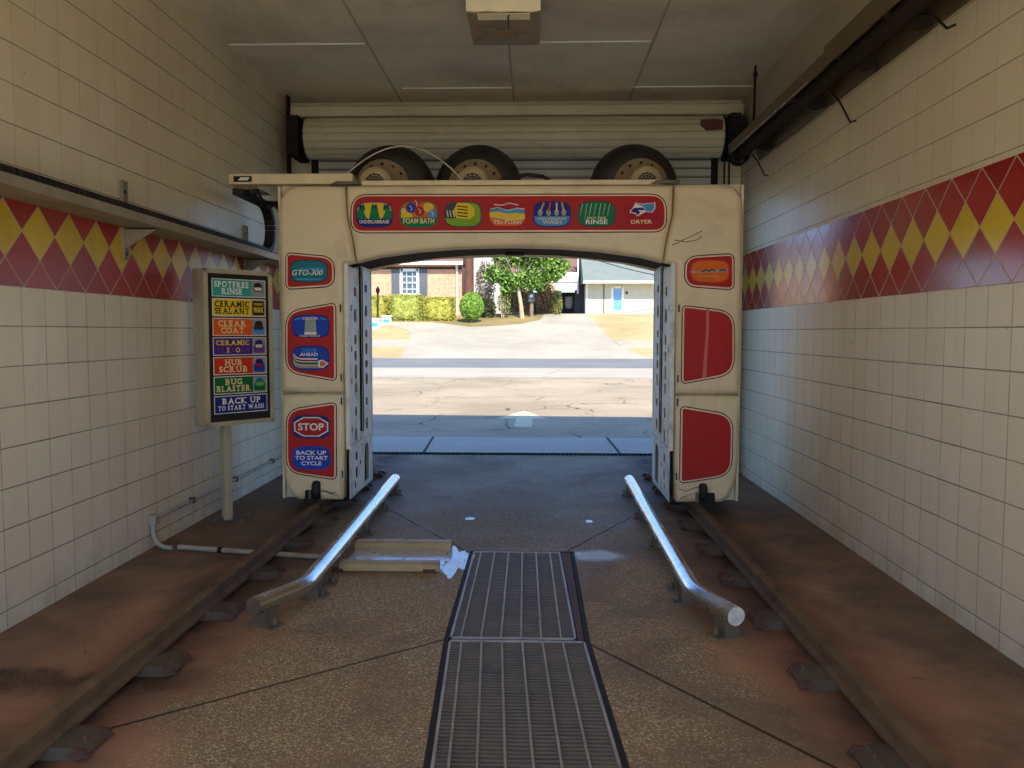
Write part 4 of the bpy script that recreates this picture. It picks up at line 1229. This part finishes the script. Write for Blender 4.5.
MB().m('heater_dark').tube([(2.25, 7.75, 3.36), (2.25, 7.72, 3.94)], .011, 6).lathe([(0, .02), (.02, .02), (.02, -.02), (0, -.02)], (2.25, 7.72, 3.86), 'Z', 8).build('hanging_rod', t, world=True)
MB().m('heater_dark').tube([(2.25, 4.2, 3.39), (2.25, 4.2, 3.94)], .011, 6).build('hanging_rod', t, world=True)

# ------------------------------------------------------------------ ceiling fixture
t = thing('ceiling_light', (0.0, 6.0, HC), 'square boxy ceiling light with a pale end panel and a brown stained underside', 'light fixture')
MB().m('box_brown').prism([(5.8, 3.70), (6.44, 3.70), (6.44, HC), (5.8, HC)], -.25, .26, 'X').build('lens', t, world=True)
MB().m('box_paper').prism([(-.255, HC), (-.255, 3.712), (-.2, 3.704), (-.1, 3.71), (-.02, 3.702), (.08, 3.706), (.2, 3.70), (.262, 3.712), (.262, HC)], 5.785, 5.8).build('end_panel', t, world=True)
MB().m('box_paper').box(-.18, .19, 5.81, 5.92, 3.696, 3.7).build('pale_strip', t, world=True)
MB().m('ink').tube([(.05, 5.8, 3.71), (.035, 5.85, 3.69), (.03, 6.05, 3.692)], .006, 5).build('wire', t, world=True)
MB().m('box_brown').lathe([(0, -.01), (.07, -.01), (.09, 0)], (.02, 6.25, 3.70), 'Z', 20).build('lamp_socket', t, world=True)

# ------------------------------------------------------------------ roller shutter at the exit
t = thing('door_1', (0, 8.5, 3.1), None, None, kind='structure')
cprof = []
n_ = 16
for k in range(n_):
    a0 = 2 * PI * k / n_
    for f_, r_ in ((0, .203), (.3, .207), (.6, .206), (.84, .202), (.86, .186), (.98, .186)):
        a = a0 + f_ * 2 * PI / n_
        cprof.append((r_ * math.cos(a), r_ * math.sin(a)))
MB().m('coil').prism([(8.5 + y, 3.48 + z) for y, z in cprof], -2.12, 2.12, 'X').build('coil', t, world=True)
for x in (-2.12, 2.12):
    MB().m('ink').lathe([(0, -.006), (.214, -.006), (.214, .006), (0, .006)], (x, 8.5, 3.48), 'X', 28).build('end_disc', t, world=True)
MB().m('curtain').box(-2.08, 2.08, 8.68, 8.70, 2.87, 3.4).build('curtain', t, world=True)
for s in (-1, 1):
    MB().m('heater_dark').box(min(s * 2.06, s * 2.13), max(s * 2.06, s * 2.13), 8.66, 8.84, 0.0, 3.3).build('guide', t, world=True)
    MB().m('heater_dark').box(min(s * 2.2, s * 2.3), max(s * 2.2, s * 2.3), 8.42, 8.84, 3.3, 3.7).cyl((s * 2.14, 8.5, 3.48), (s * 2.3, 8.5, 3.48), .05, 14).build('bracket', t, world=True)
MB().m('heater_dark').cyl((2.15, 8.44, 3.55), (2.35, 8.44, 3.55), .1, 18).box(2.16, 2.32, 8.4, 8.7, 3.33, 3.6).build('motor', t, world=True)
MB().m('oxblood').prism([(1.87, 3.6), (2.02, 3.605), (2.09, 3.59), (2.085, 3.5), (1.93, 3.49), (1.87, 3.54)], 8.285, 8.296).build('red_plate', t, world=True)
MB().m('heater_dark').box(-2.345, -2.325, 8.5, 8.6, 2.6, 3.93).build('side_bar', t, world=True)
t = thing('pipe_pair', (2.27, 8.83, 0), 'two thin rusty vertical pipes on the exit wall right of the shutter', 'pipes')
for x in (2.235, 2.285):
    MB().m('rust').tube([(x, 8.835, .0), (x, 8.835, 3.35)], .011, 8).build('pipe', t, world=True)

# trench drain across the exit
t = thing('trench_drain', (0, 9.93, 0), 'narrow black slotted trench drain across the exit threshold', 'drain')
MB().m('ink').box(-2.7, 2.7, 9.8, 10.0, -.06, -.03).build('channel', t, world=True)
mb = MB().m('drain_iron')
x = -2.7
while x < 2.7:
    mb.box(x, x + .012, 9.81, 9.99, -.03, -.004); x += .05
mb.box(-2.7, 2.7, 9.8, 9.812, -.03, .002).box(-2.7, 2.7, 9.988, 10.0, -.03, .002)
mb.build('slotted_cover', t, world=True)

# ------------------------------------------------------------------ ground outside
def gsheet(name, mat, pts):
    return structure(name, MB().m(mat).prism([(p[0], p[1]) for p in pts], -.25, pts[0][2] if len(pts[0]) > 2 else 0.0, 'Z'))
sw_ = MB().m('threshold').box(-40, 40, 10.0, 11.5, -.25, 0.0)
sw_.box(-40, -2.7, 9.15, 10.0, -.25, 0.0).box(2.7, 40, 9.15, 10, -.25, 0.0)
sw_.m('dark').add([(-1.16, 10.02, .002), (-1.125, 10.02, .002), (-1.19, 11.5, .002), (-1.225, 11.5, .002)], [(0, 1, 2, 3)]).add([(1.265, 10.02, .002), (1.30, 10.02, .002), (1.275, 11.5, .002), (1.235, 11.5, .002)], [(0, 1, 2, 3)])
structure('threshold_slab', sw_)
SL = lambda y: 0.0 if y < 21.6 else ((y - 21.6) * .019 if y < 37.4 else .30 + (min(y, 54.7) - 37.4) * .139)
structure('parking_lot', MB().m('lot').prism([(11.5, -.25), (25.6, -.25), (25.6, SL(25.6)), (21.6, 0), (11.5, 0)], -40, 40, 'X'))
structure('worn_lane', MB().m('lane').prism([(25.6, -.25), (30.2, -.25), (30.2, SL(30.2)), (25.6, SL(25.6))], -40, 40, 'X'))
structure('street', MB().m('street').prism([(30.2, -.25), (37.0, -.25), (37.0, SL(37)), (30.2, SL(30.2))], -60, 60, 'X'))
rear = MB().m('white_conc').box(-20, 20, -25, YB - .3, -.25, 0)  # unseen apron, made pale to bounce warm light inside
structure('rear_bounce_apron', rear)
# painted straight arrow
ar = [(-.085, 12.75), (.192, 12.75), (.192, 14.0), (.45, 14.0), (.032, 15.4), (-.40, 14.0), (-.085, 14.0)]
tag(MB().m('arrow_paint').prism(ar, .0, .004, 'Z').build('road_arrow', at=(.05, 14.2, 0)), 'worn yellow arrow painted on the dark asphalt pointing out to the street', 'road marking')

# far side: land rises from the kerb to the houses
def slope(name, mat, pts, lift=0.0):
    """sheet following the rise; pts (x,y)"""
    rows = []
    v, f = [], []
    ys = sorted(set(p[1] for p in pts))
    n = len(pts)
    mb = MB().m(mat)
    mb.add([(x, y, SL(y) + lift) for x, y in pts] + [(x, y, SL(y) - .3) for x, y in pts],
           [list(range(n))] + [(i, (i + 1) % n, (i + 1) % n + n, i + n) for i in range(n)])
    return structure(name, mb)
slope('lawn', 'lawn', [(-60, 37.4), (60, 37.4), (60, 54.7), (-60, 54.7)])
slope('lawn_upper', 'lawn', [(-60, 54.7), (60, 54.7), (60, 110), (-60, 110)])
structure('kerb', MB().m('pale_conc').box(-60, 60, 37.0, 37.4, -.25, .305))
# driveway: flared at the street, narrowing uphill, with a branch along the hedge
dv = [(-5.9, 37.4), (5.4, 37.4), (4.76, 40.1), (4.45, 41.3), (4.19, 44.1), (4.04, 47.7), (3.96, 51.5), (3.66, 54.7), (.9, 54.7), (.57, 51.4), (-.6, 49.4), (-1.8, 48.5), (-3.6, 48.1),
      (-6.2, 50.2), (-14, 50.4), (-14, 49.0), (-8.5, 48.6), (-7.2, 47.0), (-6.6, 45.2), (-6.45, 44.0), (-6.29, 41.9), (-6.15, 39.9)]
slope('driveway', 'pale_conc', dv, .02)
slope('driveway_upper', 'pale_conc', [(.9, 54.7), (3.66, 54.7), (3.7, 64), (.9, 64)], .02)
slope('sidewalk', 'pale_conc', [(-40, 40.6), (-6.22, 40.6), (-6.3, 42.9), (-40, 42.9)], .015)
slope('sidewalk_right', 'pale_conc', [(4.6, 40.5), (40, 40.5), (40, 42.6), (4.35, 42.6)], .015)
slope('flower_bed', 'bed', [(-60, 50.5), (-6.2, 50.25), (-3.6, 48.15), (-1.8, 48.55), (-.6, 49.45), (.56, 51.45), (.88, 54.7), (-60, 54.7)], .02)

# ------------------------------------------------------------------ foliage helpers
def leaf_cloud(mb, c, rad, n, size, rs, shell_=.55, box=False, mat=None):
    if mat: mb.m(mat)
    for _ in range(n):
        if box:
            d = Vector((rs.uniform(-1, 1), rs.uniform(-1, 1), rs.uniform(-1, 1)))
            k = max(range(3), key=lambda i: abs(d[i])); d = d / abs(d[k]) * (1 - .18 * rs.random())
            d = Vector((math.copysign(min(abs(d[i]), 1) ** 1.0, d[i]) for i in range(3)))
        else:
            d = Vector((rs.gauss(0, 1), rs.gauss(0, 1), rs.gauss(0, 1))).normalized() * (shell_ + (1 - shell_) * rs.random() ** .6)
        p = Vector(c) + Vector((d.x * rad[0], d.y * rad[1], d.z * rad[2]))
        u = Vector((rs.gauss(0, 1), rs.gauss(0, 1), rs.gauss(0, 1))).normalized()
        w = u.cross(Vector((rs.gauss(0, 1), rs.gauss(0, 1), rs.gauss(0, 1)))).normalized()
        a, b_ = u * size * rs.uniform(.6, 1.2), w * size * .5
        mb.add([p - a, p + b_, p + a, p - b_], [(0, 1, 2, 3)])
    return mb
def core(mb, c, rad, mat, box=False, rs=None):
    bm = bmesh.new()
    if box:
        bmesh.ops.create_cube(bm, size=2); bmesh.ops.subdivide_edges(bm, edges=bm.edges[:], cuts=4, use_grid_fill=True)
    else:
        bmesh.ops.create_icosphere(bm, subdivisions=3, radius=1)
    for v in bm.verts:
        j = 1 + (rs.uniform(-.05, .05) if rs else 0)
        v.co = Vector((c[0] + v.co.x * rad[0] * .93 * j, c[1] + v.co.y * rad[1] * .93 * j, c[2] + v.co.z * rad[2] * .93 * j))
    mb.m(mat).bm(bm, True)
    return mb

# ------------------------------------------------------------------ brick house, left
YH = 54.0
zb_ = SL(YH)
t = thing('brick_house', (-9, YH, zb_), 'orange brick house with a white framed window behind the hedge', 'house')
HX0, HX1 = -16.0, -4.58
ez = 5.90
mb = MB().m('brick')
wx0, wx1, wz0, wz1 = -8.62, -7.47, 3.95, 5.58
mb.box(HX0, wx0, YH, YH + 8, zb_ - .5, ez).box(wx1, HX1, YH, YH + 8, zb_ - .5, ez).box(wx0, wx1, YH, YH + .3, zb_ - .5, wz0).box(wx0, wx1, YH, YH + .3, wz1, ez)
mb.build('wall', t, world=True)
MB().m('brown_liner').box(HX0, HX1, YH - .02, YH, ez - .28, ez - .12).build('frieze_board', t, world=True)
MB().m('shingle_brown').prism([(YH - .55, ez + .12), (YH + 8.6, ez + .12), (YH + 4, ez + 2.6)], HX0 - .4, HX1 + .12, 'X').build('roof', t, world=True)
MB().m('trim_white').box(HX0 - .4, HX1 + .12, YH - .62, YH - .5, ez - .02, ez + .2).build('gutter', t, world=True)
MB().m('trim_white').box(HX0 - .4, HX1 + .12, YH - .5, YH, ez - .02, ez + .02).build('soffit', t, world=True)
MB().m('trim_white').tube([(HX1 - .3, YH - .5, ez), (HX1 - .3, YH - .12, ez - .35), (HX1 - .3, YH - .08, zb_)], .08, 8).build('downspout', t, world=True)
w = MB().m('trim_white')
for a in ((wx0 - .06, wx0 + .12, wz0 - .06, wz1 + .08), (wx1 - .12, wx1 + .06, wz0 - .06, wz1 + .08), (wx0, wx1, wz1 - .1, wz1 + .08), (wx0, wx1, wz0 - .08, wz0 + .08), (wx0, wx1, 4.70, 4.78)):
    w.box(a[0], a[1], YH - .04, YH + .1, a[2], a[3])
for k in (1, 2):
    x = wx0 + (wx1 - wx0) * k / 3; w.box(x - .02, x + .02, YH + .02, YH + .06, wz0, wz1)
for z in (4.32, 5.14):
    w.box(wx0, wx1, YH + .02, YH + .06, z - .02, z + .02)
w = w.build('window', t, world=True)
MB().m('glass').box(wx0, wx1, YH + .06, YH + .09, wz0, wz1).build('pane', w, world=True)
for x0 in (wx0 - .62, wx1 + .08):
    MB().m('shutter_grey').box(x0, x0 + .54, YH - .06, YH - .005, wz0 - .1, wz1 + .05).build('shutter', t, world=True)

# hedge in front of it: three clipped sections and a round bush
def hedge(x0, x1, z1, mat, label, rs):
    y = 51.3; z0 = SL(50.6)
    mb = MB(); c = ((x0 + x1) / 2, y, (z0 + z1) / 2); r = ((x1 - x0) / 2, .7, (z1 - z0) / 2)
    bm = bmesh.new()
    bmesh.ops.create_cube(bm, size=2); bmesh.ops.subdivide_edges(bm, edges=bm.edges[:], cuts=7, use_grid_fill=True)
    for v in bm.verts:
        L = (abs(v.co.x) ** 7 + abs(v.co.y) ** 4 + abs(v.co.z) ** 5) ** (1 / 5.5)
        k = (.9 + rs.uniform(-.04, .04)) / max(L, .9)
        v.co = Vector((c[0] + v.co.x * r[0] * k, c[1] + v.co.y * r[1] * k, c[2] + v.co.z * r[2] * k))
    mb.m(mat).bm(bm, True)
    leaf_cloud(mb, c, (r[0], r[1], r[2]), 5200, .06, rs, box=True, mat=mat)
    tag(mb.build('hedge', at=(c[0], c[1], z0)), label, 'hedge', 'clipped hedge sections before the brick house')
hedge(-10.9, -8.92, 3.76, 'leaf_hedge', 'yellow green clipped hedge section behind the lamp post', random.Random(1))
hedge(-8.84, -6.8, 3.84, 'leaf_hedge2', 'olive clipped hedge section under the brick house window', random.Random(2))
hedge(-6.7, -4.75, 3.68, 'leaf_hedge', 'yellow green clipped hedge section next to the round bush', random.Random(3))
rs = random.Random(4)
mb = MB(); c = (-3.63, 50.0, 3.05)
core(mb, c, (.68, .68, .8), 'leaf_bush', False, rs); leaf_cloud(mb, c, (.74, .74, .86), 3600, .07, rs, .88, mat='leaf_bush')
t = thing('round_bush', (-3.63, 50.0, SL(50.0)), 'ball shaped bright green bush at the right end of the hedge', 'bush')
mb.build('foliage', t, world=True); MB().m('bark').tube([(-3.63, 50.0, SL(50.0) - .1), (-3.63, 50.0, SL(50.0) + .5)], .09, 8).build('stem', t, world=True)

# lamp post
y = 49.9; z0 = SL(y)
t = thing('lamp_post', (-9.37, y, z0), 'thin dark garden lamp post in front of the hedge', 'lamp post')
MB().m('heater_dark').tube([(-9.37, y, z0), (-9.37, y, z0 + 1.75)], .045, 8).build('pole', t, world=True)
MB().m('heater_dark').lathe([(.06, 0), (.13, .3), (.15, .3), (.03, .5), (0, .52)], (-9.37, y, z0 + 1.72), 'Z', 8).build('lantern', t, world=True)
# white and blue boxes at the lawn edge
def tub(x, y, sx, h, label):
    z0 = SL(y)
    t = thing('yard_box', (x, y, z0), label, 'box', 'boxes on the lawn edge')
    MB().m('trim_white').rbox(x - sx, x + sx, y - .25, y + .25, z0 - .03, z0 + h, .04).build('box_body', t, world=True)
    MB().m('sky_blue').box(x - sx * .7, x + sx * .7, y - .27, y - .249, z0 + .1, z0 + h * .7).build('front_panel', t, world=True)
    MB().m('trim_white').rbox(x - sx * 1.1, x + sx * 1.1, y - .3, y + .3, z0 + h, z0 + h + .1, .03).build('lid', t, world=True)
tub(-9.05, 47.4, .27, .5, 'low white box with a blue front nearest the gantry leg')
tub(-8.72, 49.3, .27, .42, 'white lidded box with a blue front standing just behind the low box')

# ------------------------------------------------------------------ trees between the houses
y = 52.3; z0 = SL(y)
t = thing('leafy_tree', (-.55, y, z0), 'broad evergreen tree with a leaning pale trunk by the driveway', 'tree')
MB().m('bark_pale').tube([(-.55, y, z0 - .1), (-.64, y, z0 + .8), (-.8, y, z0 + 1.8), (-.92, y, z0 + 2.7), (-.95, y, z0 + 3.6)], [.16, .13, .11, .09, .06], 9).build('trunk', t, world=True)
for k, (dx, dz) in enumerate(((-1.3, .5), (-.7, 1.1), (.2, 1.2), (1.0, .8), (1.8, .5))):
    MB().m('twig').tube([(-.9, y, z0 + 2.3), (-.9 + dx * .5, y - .3, z0 + 2.4 + dz * .6), (-.9 + dx, y - .6, z0 + 2.7 + dz)], [.06, .04, .02], 6).build('branch', t, world=True)
mb = MB(); rs = random.Random(11)
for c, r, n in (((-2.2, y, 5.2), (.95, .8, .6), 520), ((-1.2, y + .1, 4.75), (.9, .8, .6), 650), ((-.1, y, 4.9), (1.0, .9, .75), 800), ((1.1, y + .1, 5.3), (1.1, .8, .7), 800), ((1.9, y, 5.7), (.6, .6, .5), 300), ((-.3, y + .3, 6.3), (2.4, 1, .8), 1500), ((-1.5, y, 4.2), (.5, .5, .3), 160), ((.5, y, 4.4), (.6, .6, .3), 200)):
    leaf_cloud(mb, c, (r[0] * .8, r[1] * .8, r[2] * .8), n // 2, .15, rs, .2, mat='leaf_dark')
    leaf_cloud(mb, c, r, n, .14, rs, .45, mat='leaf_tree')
mb.build('crown', t, world=True)
# dark tall trunk beside the brick house
t = thing('tall_tree', (-4.05, 53.2, SL(53.2)), 'tall dark brown tree trunk at the corner of the brick house', 'tree')
MB().m('bark_dark').tube([(-4.05, 53.2, SL(53.2) - .1), (-4.03, 53.2, 5), (-4.0, 53.2, 10)], [.34, .3, .26], 12).build('trunk', t, world=True)
# utility pole with meter box
y = 52.9; z0 = SL(y)
t = thing('utility_post', (.03, y, z0), 'grey wooden utility post with a meter box beside the leaning tree trunk', 'post')
MB().m('bark').tube([(.03, y, z0 - .1), (.03, y, 7.9)], .13, 10).build('post', t, world=True)
MB().m('shutter_grey').rbox(-.18, .24, y - .3, y - .12, z0 + 1.0, z0 + 1.55, .02).m('trim_white').lathe([(0, -.01), (.08, -.01), (.09, 0)], (.03, y - .305, z0 + 1.35), 'Y', 12).build('meter_box', t, world=True)
# shrubs in the bed
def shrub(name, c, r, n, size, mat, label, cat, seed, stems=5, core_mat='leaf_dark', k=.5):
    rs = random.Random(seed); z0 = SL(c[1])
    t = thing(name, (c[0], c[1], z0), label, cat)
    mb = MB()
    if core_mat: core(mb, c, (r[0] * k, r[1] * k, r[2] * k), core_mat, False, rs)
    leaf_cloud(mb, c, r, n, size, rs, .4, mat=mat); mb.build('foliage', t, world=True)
    sm = MB().m('bark_pale')
    for i in range(stems):
        x = c[0] + rs.uniform(-.3, .3) * r[0]
        sm.tube([(x, c[1] - .2, z0 - .1), (x + rs.uniform(-.2, .2), c[1] - .2, z0 + r[2])], .04, 5)
    sm.build('stems', t, world=True)
shrub('bare_shrub', (-3.1, 55.0, 4.6), (.7, .5, 1.7), 1700, .1, 'twig', 'grey leafless shrub left of the leafy tree crown', 'shrub', 21, 6, None)
shrub('dark_shrub', (-2.85, 52.6, 3.0), (.62, .5, .7), 1200, .1, 'leaf_dark', 'dark shrub right of the round bush', 'shrub', 22)  # dark leaf colour all through
shrub('forked_shrub', (-1.75, 52.4, 3.4), (.45, .4, .9), 400, .09, 'leaf_vine', 'thin shrub with pale forked stems left of the leaning trunk', 'shrub', 23, 6, None)
shrub('dry_thicket', (-.95, 55.4, 3.6), (1.1, .5, 1.4), 2600, .09, 'leaf_dry', 'brown dry vine thicket behind the leaning tree trunk', 'thicket', 24)
shrub('dry_thicket', (1.0, 55.4, 3.7), (.75, .5, 1.4), 2600, .09, 'leaf_dry', 'brown dry vine thicket right of the utility post', 'thicket', 25)
shrub('olive_bush', (1.7, 54.4, 3.3), (.36, .45, 1.0), 900, .1, 'leaf_vine', 'narrow olive green bush before the dark carport', 'bush', 26)

# ------------------------------------------------------------------ carport with white fascia, siding house, far house
y = 60.0; z0 = SL(y) - .1
t = thing('carport', (2.7, y, z0), 'dark carport under two white fascia bands beside the siding house', 'carport')
MB().m('garage_dark').box(-1.0, 4.0, y + 4, y + 4.3, z0, 4.6).build('back_wall', t, world=True)
MB().m('siding_white').box(1.3, 2.25, y + 1.6, y + 1.8, z0, 4.6).build('side_panel', t, world=True)
MB().m('garage_dark').box(3.2, 3.95, y + .9, y + 1.1, z0, 5.0).build('dark_strip', t, world=True)  # dark upright strip beside the siding house
w = MB().m('trim_white')
for a in ((2.62, 2.72, 3.35, 4.25), (3.1, 3.2, 3.35, 4.25), (2.62, 3.2, 4.17, 4.27), (2.62, 3.2, 3.33, 3.42)):
    w.box(a[0], a[1], y + 3.9, y + 4.0, a[2], a[3])
w = w.build('window', t, world=True); MB().m('glass').box(2.7, 3.12, y + 3.94, y + 3.96, 3.4, 4.2).build('pane', w, world=True)
MB().m('trim_white').box(-1.0, 3.35, y - .2, y, 4.55, 5.06).build('fascia', t, world=True)
MB().m('trim_white').box(-1.0, 3.3, y - .05, y + .1, 5.14, 5.85).build('fascia', t, world=True)
MB().m('shingle_brown').prism([(y + .1, 5.12), (y + 4, 5.12), (y + 4, 6.6), (y + .2, 5.88)], -1.0, 3.3, 'X').build('roof', t, world=True)
MB().m('shingle_brown').prism([(y + 3, 5.8), (y + 9, 5.8), (y + 7, 8.5)], -3, 3.6, 'X').build('upper_roof', t, world=True)
MB().m('trim_white').box(3.33, 3.42, y - .25, y + .1, 4.3, 7.5).build('corner_post', t, world=True)

y = 58.0; z0 = SL(y)
t = thing('siding_house', (7, y, z0), 'cream siding house with a green grey shingle roof and a white door', 'house')
hx = 3.9
ez = 4.9
dx0, dx1 = 5.72, 6.42
mb = MB().m('siding')
mb.box(hx, dx0, y, y + 8, z0 - .3, ez).box(dx1, 18, y, y + 8, z0 - .3, ez).box(dx0, dx1, y, y + .3, 4.62, ez)
mb.build('wall', t, world=True)
MB().m('shingle').prism([(y - 1.1, ez + .1), (y + 8.8, ez + .1), (y + 4, ez + 3.2)], hx - .3, 18.5, 'X').build('roof', t, world=True)
MB().m('trim_white').box(hx - .3, 18.5, y - 1.16, y - 1.04, ez - .02, ez + .14).build('fascia', t, world=True)
MB().m('trim_white').box(hx - .3, 18.5, y - 1.04, y, ez, ez + .04).build('soffit', t, world=True)
MB().m('trim_white').box(hx - .06, hx + .08, y - .06, y + .05, z0 - .3, ez).build('corner_board', t, world=True)
MB().m('shutter_grey').tube([(5.12, y - .05, z0), (5.12, y - .05, ez)], .035, 6).build('downspout', t, world=True)
d = MB().m('trim_white')
d.box(dx0 - .1, dx0 + .06, y - .05, y + .1, z0, 4.72).box(dx1 - .06, dx1 + .1, y - .05, y + .1, z0, 4.72).box(dx0, dx1, y - .05, y + .1, 4.58, 4.72).box(dx0, dx1, y + .02, y + .1, z0, 3.02)
d = d.build('front_door', t, world=True)
MB().m('glass_blue').box(dx0 + .06, dx1 - .06, y + .04, y + .08, 3.02, 4.58).build('pane', d, world=True)
MB().m('ink').lathe([(0, -.1), (.08, -.06), (.06, .1), (0, .14)], (6.72, y - .1, 4.25), 'Z', 10).build('wall_lamp', t, world=True)
MB().m('threshold').box(3.9, 12, y - .9, y - .0, z0 - .3, z0 + .08).build('step', t, world=True)

y = 75.0
t = thing('far_house', (-4, y, SL(y)), 'pale house glimpsed far behind the tall tree trunk', 'house')
MB().m('siding_white').box(-12, 0, y, y + 6, SL(y) - 1, 9.0).build('wall', t, world=True)
MB().m('shingle_brown').prism([(y - .5, 9.0), (y + 6.5, 9.0), (y + 3, 12)], -12.5, .5, 'X').build('roof', t, world=True)

# overhead service wire before the siding house
wa, wb = Vector((.03, 52.75, 7.75)), Vector((12.2, 56.75, 4.98))
t = MB().m('ink').tube([wa.lerp(wb, k / 16) - Vector((0, 0, 2.4 * (k / 16) * (1 - k / 16))) for k in range(17)], .03, 6)
tag(t.build('overhead_wire', at=tuple(wa)), 'dark overhead service wire sagging in front of the shingle roof', 'wire')
